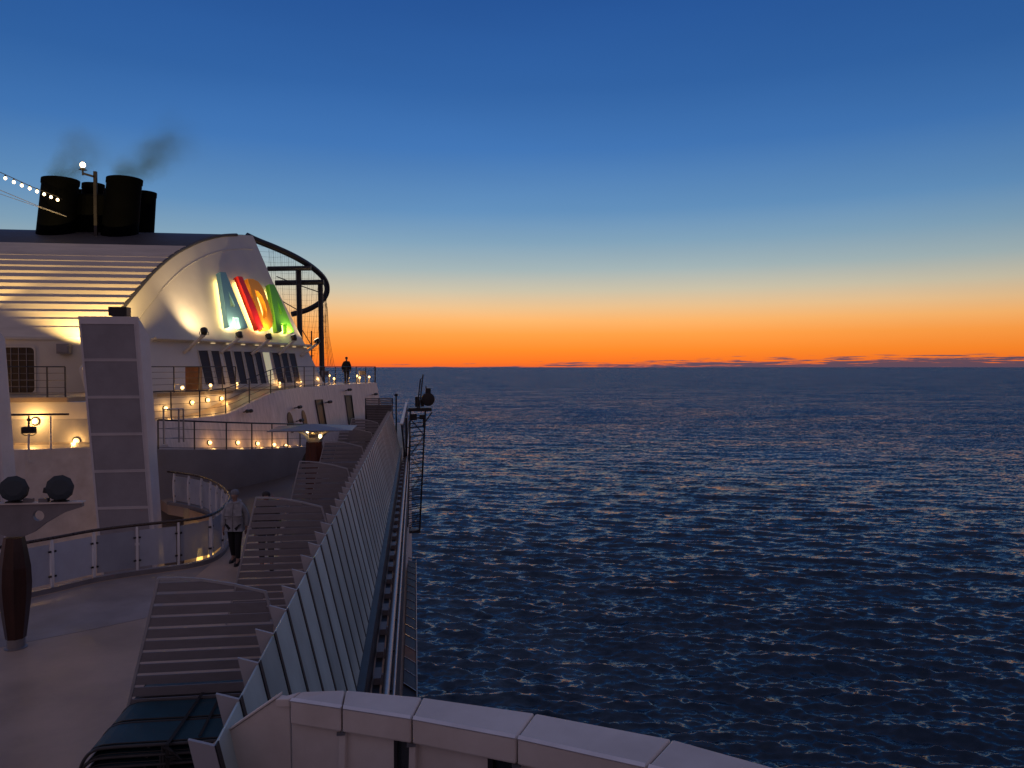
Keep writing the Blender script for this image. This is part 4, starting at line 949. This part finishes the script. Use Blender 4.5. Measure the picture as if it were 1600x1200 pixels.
# ------------------------------------------------------------------ smoke
def smoke(p0, p1, r0, r1, dens, seed):
    """plume between p0 and p1; density falls off softly from its own axis, broken up by noise"""
    mb = MB(); d = p1-p0; n_ = 12; P = [p0+d*(k/(n_-1)) for k in range(n_)]; R_ = [1.35*(r0+(r1-r0)*k/(n_-1)) for k in range(n_)]
    mb.tube(P, R_, 16)
    m = bpy.data.materials.new('smoke%d' % seed); m.use_nodes = True; nt = m.node_tree; nt.nodes.clear(); L = nt.links; MATS['smoke%d' % seed] = m
    o = mb.build('smoke', 'smoke%d' % seed, kind='stuff', label=('thin dark exhaust smoke above the funnel pipe beside the string lights', 'dark exhaust smoke drifting aft from the middle funnel pipe')[seed], cat='smoke')
    A = p0-o.location; D = d.normalized(); Ln = d.length
    out = nt.nodes.new('ShaderNodeOutputMaterial'); pv = nt.nodes.new('ShaderNodeVolumePrincipled'); L.new(pv.outputs[0], out.inputs['Volume'])
    pv.inputs['Color'].default_value = (.06, .05, .03, 1); pv.inputs['Absorption Color'].default_value = (.40, .34, .20, 1)
    def VM(op, a, b=None):
        n = nt.nodes.new('ShaderNodeVectorMath'); n.operation = op
        for q, v in ((0, a), (1, b)):
            if v is None: continue
            if isinstance(v, (tuple, Vector)): n.inputs[q].default_value = tuple(v)
            else: L.new(v, n.inputs[q])
        return n
    def MA(op, a, b, clamp=False):
        n = nt.nodes.new('ShaderNodeMath'); n.operation = op; n.use_clamp = clamp
        for q, v in ((0, a), (1, b)):
            if isinstance(v, (int, float)): n.inputs[q].default_value = v
            else: L.new(v, n.inputs[q])
        return n.outputs[0]
    t = nt.nodes.new('ShaderNodeTexCoord'); nz = nt.nodes.new('ShaderNodeTexNoise'); nz.inputs['Scale'].default_value = .55; nz.inputs['Detail'].default_value = 5; nz.inputs['Roughness'].default_value = .6
    L.new(t.outputs['Object'], nz.inputs['Vector'])
    wob = VM('MULTIPLY', VM('SUBTRACT', nz.outputs['Color'], (.5, .5, .5)).outputs[0], (1.9, 1.9, 1.9)).outputs[0]
    q = VM('SUBTRACT', VM('ADD', t.outputs['Object'], wob).outputs[0], A).outputs[0]
    al = VM('DOT_PRODUCT', q, D).outputs['Value']
    sc = nt.nodes.new('ShaderNodeVectorMath'); sc.operation = 'SCALE'; sc.inputs[0].default_value = tuple(D); L.new(al, sc.inputs['Scale'])
    rad = VM('LENGTH', VM('SUBTRACT', q, sc.outputs[0]).outputs[0]).outputs['Value']
    tt = MA('DIVIDE', al, Ln, True); rr = MA('ADD', MA('MULTIPLY', tt, r1-r0), r0)
    f = MA('SUBTRACT', 1.0, MA('DIVIDE', rad, rr), True); f = MA('MULTIPLY', f, f)
    nn = MA('MULTIPLY', MA('SUBTRACT', nz.outputs[0], .30, True), 2.6)
    L.new(MA('MULTIPLY', MA('MULTIPLY', f, nn), MA('MULTIPLY', MA('SUBTRACT', 1.0, tt, True), dens)), pv.inputs['Density'])
smoke(at_Y(94, 284, 44), at_Y(150, 216, 46), 1.05, 2.1, 4.2, 0)
smoke(at_Y(194, 283, 44), at_Y(300, 200, 48), 1.0, 2.4, 3.0, 1)

# ------------------------------------------------------------------ net frame beyond the casing
nf = empty('net_frame', (-5.5, 54, 3.6), 'dark curved tube frame with netting behind the casing edge', 'net frame')
hoop_px = [(385, 368, 50), (402, 376, 50.5), (432, 388, 51.5), (462, 402, 52.5), (488, 418, 54), (505, 434, 55.5), (511, 449, 57), (508, 463, 58), (497, 475, 58.5), (478, 485, 58.5), (456, 491, 58)]
hoop = catmull([at_Y(x, y, Y) for x, y, Y in hoop_px], 5)
MB().tube(hoop, .21, 10).build('hoop', 'darkmetal', nf, smooth=True)
def seg_(a, b, Y, r, nm='beam', Y2=None): MB().tube([at_Y(*a, Y), at_Y(*b, Y2 or Y)], r, 8).build(nm, 'darkmetal', nf)
seg_((418, 420), (486, 419), 53, .17); seg_((430, 442), (506, 441), 54.5, .19)
for x0, x1, y0_, Y in ((466.5, 469, 420, 54), (500.5, 501.5, 445, 55.5)):
    t_ = at_Y(x0, y0_, Y); MB().tube([t_, Vector((t_.x+.1, Y, 3.6))], .19, 10).build('post', 'darkmetal', nf)
seg_((432, 432), (468, 446), 53, .035, 'stay'); seg_((468, 446), (503, 458), 54, .035, 'stay'); seg_((440, 470), (468, 486), 54, .035, 'stay'); seg_((470, 512), (490, 545), 54, .03, 'stay')
net = MB()
for k in range(17):
    u = k/16; a = hoop[int(8+u*30)]; bx = 432+u*78; b = at_Y(bx+8, 572, 57); net.tube([a, (a+b)/2+Vector((0, 0, -.2)), b], .007, 4)
for k in range(22):
    yy = 384+k*8.4; x0 = 398+k*4.6 if yy < 560 else 500; x1 = min(512, 430+k*10) if k < 9 else 512
    net.tube([at_Y(x0, yy, 56), at_Y((x0+x1)/2, yy+1.5, 57), at_Y(x1, yy, 58)], .006, 4)
for k in range(26):
    x = 420+k*3.5; y_ = 384+max(0, (x-430))*.55
    net.tube([at_Y(x, y_, 57), at_Y(x+1, min(572, 486+k*3), 57.5)], .005, 4)
n_o = net.build('netting', 'tube', nf); n_o['kind'] = 'stuff'
hg = MB()
for k in range(5):
    a = at_Y(508+k*.8, 455+k*6, 58); b = at_Y(512+k*2.6, 572, 58); hg.tube([a, (a*.5+b*.5)+Vector((-.12, 0, 0)), b], .014, 5)
h_ = hg.build('hanging_net', 'cable', nf)
am = empty('aerial_mast', at_Y(487, 572, 50), 'thin mast with crossbars and aerials beside the casing corner', 'mast')
p = at_Y(487, 560, 50); MB().tube([(p.x, 50, 3.6), (p.x, 50, at_Y(487, 517, 50).z)], .045, 8).build('pole', 'darkmetal', am)
for x0, x1, y in ((478, 493, 547), (481, 490, 556), (490, 497, 535)): MB().tube([at_Y(x0, y, 50), at_Y(x1, y, 50)], .03, 6).build('crossbar', 'darkmetal', am)

# ------------------------------------------------------------------ doors, ports and brackets on the side wall
def wall_hit(px, py):
    best = None; d = ray(px, py)
    for i in range(len(WT)-1):
        a, b = WT[i], WT[i+1]; n = outn(i, WT); nn = (n+Zv*.19).normalized(); tt = (a-EYE).dot(nn)/d.dot(nn)
        if tt <= 0: continue
        p = EYE+d*tt; w = (b-a); w.z = 0; s = (Vector((p.x, p.y, 0))-Vector((a.x, a.y, 0))).dot(w)/w.length_squared
        if -.15 <= s <= 1.15 and (best is None or tt < best[0]): best = (tt, p, nn, w.normalized())
    return best
def z4(x, y): return (240+x*.225, 500+y*.225)
def wquad(P4, off): return [wall_hit(*z4(x, y))[1]+wall_hit(*z4(x, y))[2]*off for x, y in P4]
for nm, P4, lab in (('side_door', [(1152, 740), (1195, 740), (1165, 558), (1120, 562)], 'narrow dark door in the streaky wall next to two oval ports'), ('side_door', [(1352, 725), (1392, 725), (1368, 528), (1324, 530)], 'narrow dark open door in the streaky wall near the far slatted enclosure')):
    Q = wquad(P4, .0); n = wall_hit(*z4(*P4[0]))[2]
    e = empty(nm, Q[0], lab, 'door'); c_ = sum(Q, Vector())/4; qo = [p+(p-c_).normalized()*.07 for p in Q]
    f_ = MB().holed(qo, Q, n*.08).build('door_frame', 'darkmetal', e); MB().prism(Q, n*.03).build('door_leaf', 'winglass', e)
for (cx, cy) in ((950, 712), (1046, 695)):
    h_ = wall_hit(*z4(cx, cy)); c_ = h_[1]; n = h_[2]; u = h_[3]; v = n.cross(u)
    pts_ = [c_+u*.34*math.cos(w)+v*.52*math.sin(w)+n*.002 for w in [2*math.pi*k/20 for k in range(20)]]
    po = MB().prism(pts_, n*.04).build('oval_port', 'winglass', label='dark oval port in the streaky wall, '+('farther from' if cx < 1000 else 'nearer to')+' the side door', cat='porthole', group='oval ports in the side wall')
for q_, (cx, cy) in enumerate(((625, 640), (975, 612), (1190, 575), (1330, 490), (1515, 520), (988, 704))):
    h_ = wall_hit(*z4(cx, cy))
    if not h_: continue
    c_, n, u = h_[1], h_[2], h_[3]; e = empty('wall_bracket_lamp', c_, ('unlit dark lamp pair on the streaky wall below the golden walk', 'unlit dark lamp pair on the streaky wall above the oval ports', 'unlit dark lamp pair beside the door near the oval ports', 'unlit dark lamp pair above the farther side door', 'unlit dark lamp pair at the aft end of the streaky wall', 'unlit dark lamp pair between the two oval ports')[q_], 'lamp', 'unlit lamps on the side wall')
    mb = MB(); bar(mb, c_, c_+n*.3, .05, .05); mb.build('arm', 'black', e)
    MB().lathe(c_+n*.3-u*.22, [(.04, 0), (.085, .05), (.085, .16), (.04, .2)], axis=u, seg=8).build('lamp_head', 'black', e); MB().lathe(c_+n*.3+u*.02, [(.04, 0), (.085, .05), (.085, .16), (.04, .2)], axis=u, seg=8).build('lamp_head', 'black', e)

# ------------------------------------------------------------------ small round lamps
LN = [0]
def round_lamp(p, n, label, group, power, r=.09, reach=.28):
    n = Vector(n).normalized(); e = empty('bulkhead_lamp', p, label, 'lamp', group)
    MB().lathe(p, [(r*1.15, 0), (r*1.15, .035), (r*.9, .05)], axis=n, seg=12).build('housing', 'black', e)
    MB().lathe(p+n*.05, [(r*.88, 0), (r*.75, .05), (r*.35, .085)], axis=n, seg=12).build('lamp_glass', 'lampglass', e, smooth=True)
    point('lamp_light', p+n*reach, power, WARM, .06, e)
ORD = ['first', 'second', 'third', 'fourth', 'fifth', 'sixth', 'seventh', 'eighth', 'ninth', 'tenth', 'eleventh', 'twelfth']
for q_, (x, y) in enumerate(((326, 692), (370, 692), (401, 693.5), (426.6, 695), (445, 697), (463, 698.5))):
    h_ = wall_hit(x, y)
    if h_: round_lamp(h_[1], h_[2], ORD[q_]+' round lit lamp from the stair railing, behind the dark ramp railing', 'round lamps along the ramp', 4)
def inner_hit(px, py):
    d = ray(px, py); best = None
    for i in range(len(INW)-1):
        a, b = INW[i], INW[i+1]; n = outn(i, WT); tt = (a-EYE).dot(n)/d.dot(n); p = EYE+d*tt; w = b-a; w.z = 0
        s = (p-a); s.z = 0; s = s.dot(w)/w.length_squared
        if -.1 <= s <= 1.1 and (best is None or tt < best[0]): best = (tt, p, n)
    return best
for q_, (x, y) in enumerate(((257, 638), (298.5, 629), (323, 625), (344.6, 622.6))):
    h_ = inner_hit(x, y)
    if h_: round_lamp(h_[1], h_[2], ORD[q_]+' bright lamp from the tall pylon on the low wall by the golden walk', 'lamps along the golden walk', 8, .10)
for q_, (x, y, Y) in enumerate(((285, 604.6, 33.5), (329, 601, 37), (370.5, 599, 40), (437, 598, 44), (469.5, 596, 46), (497.6, 593, 48), (514.5, 586, 51.5), (522, 591, 50), (544, 590, 50.6), (557.7, 586.6, 52.5), (561.8, 589.5, 50.9), (576.8, 588.4, 51.2))):
    p = at_Y(x, y, Y); e = empty('bollard_lamp', (p.x, p.y, 3.6), ORD[q_]+' lit bollard lamp counted from the tall pylon along the upper deck', 'lamp', 'bollard lamps on the upper deck')
    hz = max(.15, p.z-3.6)
    MB().lathe((p.x, p.y, 3.6), [(.09, 0), (.06, .03), (.045, hz-.10)], seg=10).build('stem', 'casing', e)
    MB().lathe((p.x, p.y, 3.6+hz-.10), [(.03, 0), (.065, .03), (.07, .09), (.04, .14)], seg=12).build('lamp_glass', 'lampglass', e, smooth=True)
    point('lamp_light', (p.x+.05, p.y-.32, 3.6+hz+.05), 5, WARM, .06, e)
for x, y, lab in ((56, 658, 'glowing lamp on the terrace wall behind the black floodlight'), (120, 689, 'half-round glowing lamp low on the terrace wall beside the tall pylon')):
    p = at_Y(x, y, 28.34); round_lamp(p, (0, -1, 0), lab, None, 60 if y < 670 else 22, .13)
for x_, lab in ((172, 'round lamp on the casing front wall, hidden behind the tall pylon'), (-70, 'round lamp on the casing front wall beyond the grilled window')):
    p = at_Y(x_, 598, fy-.02); round_lamp(p, (0, -1, 0), lab, None, 45, .10, 1.3)
# glowing panes added below, standing in for yellow reflections in the railing glass
ld = empty('reflection_panes', (-7.9, 26.0, -3.2), 'glowing yellow panes standing in for reflections in the railing glass', 'door')
q = [at_Y(x, y, 25.5) for x, y in ((306, 884), (317, 880), (315, 856), (309, 858))]; MB().prism(q, (0, .04, 0)).build('reflection_pane', 'reflectglow', ld)
q = [at_Y(x, y, 25.5) for x, y in ((323, 880), (334, 876), (332, 856), (326, 857))]; MB().prism(q, (0, .04, 0)).build('reflection_pane', 'reflectglow', ld)
q = at_Y(320, 870, 25.6); MB().box((q.x, 25.62, -1.6), (1.3, .10, 3.2)).build('door_frame', 'kerb', ld)  # plain box backing the reflection panes
point('added_light', (q.x, 25.0, -1.2), 25, WARM, .2, ld)  # unseen warm lamp, kept for its light on the lower deck
# black floodlight on a thin post before the terrace railing
fp = empty('terrace_floodlight', at_Y(45, 724, 25.2), 'black rectangular floodlight on a thin white post before the terrace railing', 'floodlight')
c = at_Y(45, 672, 25.2); b = at_Y(44, 722, 25.2); t_ = at_Y(45, 650, 25.2)
MB().tube([b, c-Zv*.12], .032, 8).build('post', 'white', fp); mb = MB(); bar(mb, b, b+Vector((0, .42, 0)), .05, .05); mb.build('wall_bracket', 'white', fp)
MB().box(c, (.40, .20, .20)).box(c+Zv*.06, (.34, .26, .10)).build('lamp_head', 'black', fp, bevel=.03)
yk = MB().tube([c+Vector((-.22, 0, .02)), c+Vector((-.22, 0, -.10)), c+Vector((-.12, 0, -.17)), c+Vector((.12, 0, -.17)), c+Vector((.22, 0, -.10)), c+Vector((.22, 0, .02))], .016, 6); yk.build('yoke', 'black', fp)
MB().tube([c+Zv*.1, t_], .03, 8).lathe(t_-Zv*.16, [(.05, 0), (.07, .04), (.05, .08)], seg=10).build('top_fitting', 'black', fp)

# ------------------------------------------------------------------ canopy lamp with wooden column
cb0 = at_Y(491, 700, 27.0); cl = empty('canopy_lamp', (cb0.x, 27, 0), 'lit flat canopy lamp on a tapered reddish wooden column', 'lamp')
zc = at_Y(491, 668, 27).z; zw = at_Y(491, 690, 27).z
spindle(MB(), (cb0.x, 27, 0), [(.20, 0), (.26, .5), (.31, 1.0), (.32, 1.4), (.29, zw)], n=8).build('column', 'redwood', cl)
w0 = 1.42
cn_ = MB(); k = 0
cn_.add([(cb0.x-w0, 27-w0*.8, zc-.02), (cb0.x+w0, 27-w0*.8, zc-.02), (cb0.x+w0, 27+w0*.8, zc-.02), (cb0.x-w0, 27+w0*.8, zc-.02), (cb0.x, 27, zc+.13), (cb0.x-w0, 27-w0*.8, zc-.05), (cb0.x+w0, 27-w0*.8, zc-.05), (cb0.x+w0, 27+w0*.8, zc-.05), (cb0.x-w0, 27+w0*.8, zc-.05), (cb0.x, 27, zc+.06)],
        [(0, 1, 4), (1, 2, 4), (2, 3, 4), (3, 0, 4), (6, 5, 9), (7, 6, 9), (8, 7, 9), (5, 8, 9), (0, 5, 6, 1), (1, 6, 7, 2), (2, 7, 8, 3), (3, 8, 5, 0)]); cn_.build('canopy', 'kerb', cl)
for dx, dy in ((1, -.25), (-1, -.25), (.3, 1), (-.3, 1), (.1, -1)):
    d = Vector((dx, dy, 0)).normalized(); pf = [(.22, zw-.02), (.28, zw+.16), (.42, zw+.30), (.70, zw+.41), (1.05, zw+.46)]; s_ = Vector((-d.y, d.x, 0))*.17; mb = MB()
    for (r0, z0), (r1, z1) in zip(pf, pf[1:]):
        a = Vector((cb0.x, 27, z0))+d*r0; b = Vector((cb0.x, 27, z1))+d*r1; a2 = Vector((cb0.x, 27, min(zc-.05, z0+.05)))+d*(r0-.06); b2 = Vector((cb0.x, 27, min(zc-.05, z1+.06)))+d*(r1-.03)
        mb.hexa([a+s_, a-s_, a2-s_, a2+s_], [b+s_, b-s_, b2-s_, b2+s_])
    mb.build('petal_rib', 'casing', cl)
for x, y in ((481, 674), (486, 680), (500, 682)):
    p = at_Y(x, y, 26.75); MB().lathe(p, [(.02, -.06), (.065, -.02), (.065, .03), (.03, .07)], seg=10).build('bulb', 'bulb', cl, smooth=True)
point('lamp_light', (cb0.x, 26.7, zw+.26), 24, WARM, .08, cl)

# ------------------------------------------------------------------ lattice ladder hanging outboard
YL = 36.5
lt_ = empty('lattice_ladder', at_Y(648, 838, YL), 'dark lattice ladder tower with a drum and platform hanging outside the ship\'s edge', 'ladder tower')
TL, TR, BL, BR = at_Y(641, 655, YL), at_Y(665, 652, YL), at_Y(637, 832, YL), at_Y(656, 828, YL)
dY = Vector((0, .55, 0))
for a, b in ((TL, BL), (TR, BR)):
    for o in (Vector(), dY): MB().tube([a+o+Zv*.4, b+o], .042, 6).build('leg', 'darkmetal', lt_)
for k in range(26):
    s = k/25; a = TL+(BL-TL)*s; b = TR+(BR-TR)*s; MB().tube([a, b], .022, 6).build('rung', 'darkmetal', lt_)
    if k % 2 == 0: MB().tube([a+dY, b+dY], .020, 6).build('rung', 'darkmetal', lt_)
for k in range(6):
    s0, s1 = k/6, (k+1)/6; a = TL+(BL-TL)*s0; b = TR+(BR-TR)*s1
    if k % 2: a, b = TR+(BR-TR)*s0, TL+(BL-TL)*s1
    MB().tube([a, b], .013, 6).build('diagonal', 'darkmetal', lt_); MB().tube([a+dY, b+dY], .013, 6).build('diagonal', 'darkmetal', lt_)
MB().box((BL+BR)/2+dY*.5-Zv*.04, (.66, .6, .12)).build('foot_tray', 'darkmetal', lt_)
pl = at_Y(660, 640, YL); MB().box((pl.x-.12, YL+.3, pl.z), (1.15, .8, .16)).build('platform', 'black', lt_)
dc = at_Y(669, 624, YL); MB().lathe((dc.x, YL-.05, dc.z), [(.1, 0), (.30, .02), (.33, .06), (.33, .16), (.24, .18), (.24, .42), (.33, .44), (.33, .54), (.1, .58)], axis=(0, 1, 0), seg=24).build('drum', 'black', lt_, smooth=True)
for (x_, y_, w_, h_) in ((646, 652, .34, .30), (660, 652, .30, .22), (652, 628, .22, .50), (660, 630, .16, .36), (663, 662, .14, .40)):
    q = at_Y(x_, y_, YL); MB().box((q.x, YL+.25, q.z), (w_, .3, h_)).build('winch_frame', 'black', lt_, bevel=.02)
q = at_Y(669, 611, YL); MB().box((q.x, YL+.2, q.z), (.26, .3, .28)).tube([(q.x-.1, YL+.2, q.z), (q.x-.1, YL+.2, q.z+.25)], .03, 6).build('winch_motor', 'black', lt_)
ub = [(652, 640), (661, 640), (659.5, 590), (657.5, 590)]
for a, b in (((651.5, 642), (657, 592)), ((655, 642), (661, 585))): MB().tube([at_Y(*a, YL), at_Y(*b, YL)], .035, 6).build('upper_rail', 'darkmetal', lt_)
for k in range(11):
    s = k/10; MB().tube([at_Y(651.5+5.5*s, 642-50*s, YL), at_Y(655+5.5*s, 642-52*s, YL)], .014, 5).build('upper_rung', 'darkmetal', lt_)
mb = MB(); bar(mb, at_Y(664, 660, YL), at_Y(675, 644, YL), .06, .06); mb.build('brace', 'darkmetal', lt_)
for yy, zz_ in ((642, -.1), (700, 0), (770, 0)):
    p = at_Y(640, yy, YL); mb = MB(); bar(mb, p+dY*.5, (-.42, YL+.28, p.z), .07, .05) if p.x > -.40 else bar(mb, p+dY*.5, (p.x-.35, YL+.28, p.z), .07, .05); mb.build('bracket', 'darkmetal', lt_)
mb = MB(); mb.box((-.42, YL+.28, -.5), (.10, .5, 5.4)); mb.build('mounting_plate', 'darkmetal', lt_)

# ------------------------------------------------------------------ people
def skin_obj(name, joints, edges, m, parent, sub=2):
    me = bpy.data.meshes.new(name); names = list(joints); me.from_pydata([joints[n][0] for n in names], [(names.index(a), names.index(b)) for a, b in edges], [])
    me.materials.append(MATS[m]); o = bpy.data.objects.new(name, me); COL.objects.link(o); o.parent = parent
    md = o.modifiers.new('skin', 'SKIN'); md.use_smooth_shade = True
    for i, n in enumerate(names):
        r = joints[n][1]; me.skin_vertices[0].data[i].radius = r if isinstance(r, tuple) else (r, r)
        me.skin_vertices[0].data[i].use_root = (i == 0)
    sb = o.modifiers.new('sub', 'SUBSURF'); sb.levels = sub; sb.render_levels = sub
    return o
def person(loc, yaw, label, coat, trous, hat=None, stride=.16, armswing=.10, H=1.0, lean=0.0):
    e = empty('person', loc, label, 'person'); e.rotation_euler = (0, 0, yaw)
    s = H; J = {}
    def j(n, x, y, z, r): J[n] = ((x*s, (y-lean*max(0, z-.9))*s, z*s), tuple(q*s for q in r) if isinstance(r, tuple) else r*s)
    j('pelvis', 0, 0, .95, (.15, .10)); j('waist', 0, 0, 1.10, (.135, .095)); j('chest', 0, .01, 1.30, (.16, .11)); j('neckbase', 0, .01, 1.44, (.08, .07)); j('neck', 0, 0, 1.50, .052)
    j('chin', 0, -.025, 1.565, (.058, .068)); j('face', 0, -.012, 1.635, (.074, .092)); j('crown', 0, .0, 1.71, (.066, .082)); j('nose', 0, -.118, 1.622, .016)
    for q, sg_ in (('L', 1), ('R', -1)):
        j('ear'+q, .082*sg_, .005, 1.63, .016)
        j('sh'+q, .175*sg_, .01, 1.40, .062); j('el'+q, .235*sg_, .03+armswing*.3*sg_, 1.12, .045); j('wr'+q, .25*sg_, -.02-armswing*sg_*-.6, .87, .030)
        wx, wy, wz = .25*sg_, -.02+armswing*sg_*.6, .87
        j('palm'+q, wx, wy-.012, wz-.07, (.020, .038))
        for f in range(4): j('f%d%s' % (f, q), wx-.004*sg_, wy-.045+.024*f, wz-.135-.012*(f in (1, 2)), .009); j('t%d%s' % (f, q), wx-.020*sg_, wy-.050+.024*f, wz-.170-.014*(f in (1, 2)), .007)
        j('th'+q, wx-.004*sg_, wy-.062, wz-.085, .010); j('tt'+q, wx-.014*sg_, wy-.072, wz-.12, .008)
        fy_ = -stride*sg_
        j('hip'+q, .095*sg_, 0, .88, .092); j('kn'+q, .10*sg_, fy_*.55-.03, .48, .060); j('an'+q, .105*sg_, fy_+.05*(sg_ < 0), .085, .040); j('hl'+q, .105*sg_, fy_+.05*(sg_ < 0)+.03, .045, .038); j('toe'+q, .115*sg_, fy_+.05*(sg_ < 0)-.15, .035, .034)
    E = [('pelvis', 'waist'), ('waist', 'chest'), ('chest', 'neckbase'), ('neckbase', 'neck'), ('neck', 'chin'), ('chin', 'face'), ('face', 'crown'), ('face', 'nose')]
    for q in 'LR':
        E += [('face', 'ear'+q), ('chest', 'sh'+q), ('sh'+q, 'el'+q), ('el'+q, 'wr'+q), ('wr'+q, 'palm'+q), ('palm'+q, 'th'+q), ('th'+q, 'tt'+q), ('pelvis', 'hip'+q), ('hip'+q, 'kn'+q), ('kn'+q, 'an'+q), ('an'+q, 'hl'+q), ('an'+q, 'toe'+q)]
        for f in range(4): E += [('palm'+q, 'f%d%s' % (f, q)), ('f%d%s' % (f, q), 't%d%s' % (f, q))]
    skin_obj('body', J, E, 'skin', e, 1)
    Jc = {'w0': ((0, (0-lean*.0)*s, .98*s), (.215*s, .165*s)), 'hem': ((0, 0, .80*s), (.225*s, .175*s)), 'w1': (J['waist'][0], (.205*s, .155*s)), 'c1': ((J['chest'][0][0], J['chest'][0][1], 1.28*s), (.205*s, .15*s)), 'n1': ((0, J['neck'][0][1]+.01*s, 1.43*s), (.12*s, .10*s)), 'n2': ((0, J['neck'][0][1]+.01*s, 1.50*s), (.085*s, .085*s))}
    Ec = [('w0', 'hem'), ('w0', 'w1'), ('w1', 'c1'), ('c1', 'n1'), ('n1', 'n2')]
    for q in 'LR':
        Jc['s'+q] = (J['sh'+q][0], .085*s); Jc['e'+q] = (tuple(a*b for a, b in zip(J['el'+q][0], (1.1, 1, 1))), .078*s); Jc['c'+q] = ((J['wr'+q][0][0]*1.05, J['wr'+q][0][1], J['wr'+q][0][2]), .058*s)
        Ec += [('c1', 's'+q), ('s'+q, 'e'+q), ('e'+q, 'c'+q)]
    skin_obj('jacket', Jc, Ec, coat, e)
    Jt = {'p': ((0, 0, .94*s), (.165*s, .12*s))}; Et = []
    for q in 'LR':
        Jt['h'+q] = (J['hip'+q][0], .108*s); Jt['k'+q] = (J['kn'+q][0], .078*s); Jt['a'+q] = ((J['an'+q][0][0], J['an'+q][0][1], .12*s), .060*s); Et += [('p', 'h'+q), ('h'+q, 'k'+q), ('k'+q, 'a'+q)]
        sh = MB(); c = Vector(J['an'+q][0]); T = Vector(J['toe'+q][0]); rr = Matrix.Rotation(0, 3, 'Z')
        base = Vector(loc)
        shoe = [(c.x-.045, c.y+.075, .0), (c.x+.045, c.y+.075, .0), (T.x+.05, T.y-.02, .0), (T.x+.02, T.y-.075, .0), (T.x-.02, T.y-.075, .0), (T.x-.05, T.y-.02, .0)]
        tops_ = [(c.x-.04, c.y+.065, .11), (c.x+.04, c.y+.065, .11), (T.x+.042, T.y, .06), (T.x+.015, T.y-.055, .045), (T.x-.015, T.y-.055, .045), (T.x-.042, T.y, .06)]
        sh.add([Vector(v)+base for v in shoe+tops_], [(5, 4, 3, 2, 1, 0), (6, 7, 8, 9, 10, 11)]+[(i, (i+1) % 6, 6+(i+1) % 6, 6+i) for i in range(6)]); sh.build('shoe', 'black', e)
    skin_obj('trousers', Jt, Et, trous, e)
    hx, hy, hz = J['face'][0]; hb_ = MB()
    hb_.lathe(Vector(loc)+Vector((hx, hy+.012, hz+.018*s)), [(.094*s, 0), (.102*s, .035*s), (.094*s, .075*s), (.065*s, .112*s), (.02*s, .126*s)] if hat else [(.088*s, .0), (.094*s, .035*s), (.086*s, .07*s), (.055*s, .10*s), (.02*s, .11*s)], seg=14); hb_.build('hat' if hat else 'hair', hat or 'hair', e, smooth=True)
    if coat == 'jacket':
        hood = MB(); y_ = J['neck'][0][1]
        hood.tube([Vector(loc)+Vector((math.cos(w)*.115*s, y_+.03+math.sin(w)*.10*s, (1.475+.02*math.sin(w))*s)) for w in [2*math.pi*k/14 for k in range(14)]], .035*s, 6, closed=True); hood.build('hood', 'jacket', e, smooth=True)
        zp = MB(); yf = -.158*s; zp.tube([Vector(loc)+Vector((0, yf-.01, .78*s)), Vector(loc)+Vector((0, yf-.012, 1.0*s)), Vector(loc)+Vector((0, yf+.005, 1.25*s)), Vector(loc)+Vector((0, yf+.05, 1.42*s))], .005, 5); zp.build('zip', 'greycloth', e)
    return e
person(at_z(368, 880, 0), RAD(-8), 'person in a pale hooded jacket and knit cap walking beside the railing', 'jacket', 'darkcloth', 'knit', stride=.12, H=1.0)
pp_ = at_Y(416, 800, 17.7); person((pp_.x, 17.7, 0), RAD(10), 'person with dark hair, only the head showing above a slatted screen', 'greycloth', 'greycloth', None, stride=.1, H=1.02)
pp_ = at_Y(481, 700, 28.4); person((pp_.x-.02, 28.4, 0), RAD(120), 'person in black standing half hidden behind the wooden lamp column', 'darkcloth', 'darkcloth', None, stride=.05, H=1.0, lean=.1)
pp_ = at_Y(541.5, 590, 50.2); person((pp_.x, pp_.y, 3.6), RAD(170), 'person in dark clothes standing at the upper deck railing against the sunset', 'darkcloth', 'darkcloth', None, stride=.04, H=1.0)
# folding chairs / furniture on the upper deck
def box_chair(x, Y, label):
    p = at_Y(x, 590, Y); e = empty('deck_chair', (p.x, Y, 3.6), label, 'chair', 'chairs on the upper deck')
    for sx in (-.22, .22):
        for sy in (-.2, .2): MB().box((p.x+sx, Y+sy, 3.6+(.22 if sy < 0 else .42)), (.035, .035, .44 if sy < 0 else .84)).build('leg', 'casing', e)
    MB().box((p.x, Y, 4.05), (.48, .46, .04)).build('seat', 'mesh', e); MB().box((p.x, Y+.2, 4.26), (.44, .025, .30)).build('backrest', 'mesh', e)
box_chair(508, 49.3, 'light framed deck chair beside the net frame posts on the upper deck'); box_chair(566, 52.4, 'light framed deck chair at the railing corner beyond the dark standing person')
p = at_Y(303, 600, 35); cbx = empty('deck_cabinet', (p.x, 35, 3.6), 'brown wooden cabinet on the upper deck before the slanted windows', 'cabinet')
MB().box((p.x, 35, 4.15), (.62, .4, 1.1)).build('carcass', 'orange', cbx); MB().box((p.x, 34.79, 4.15), (.56, .02, 1.0)).build('door', 'orange', cbx)
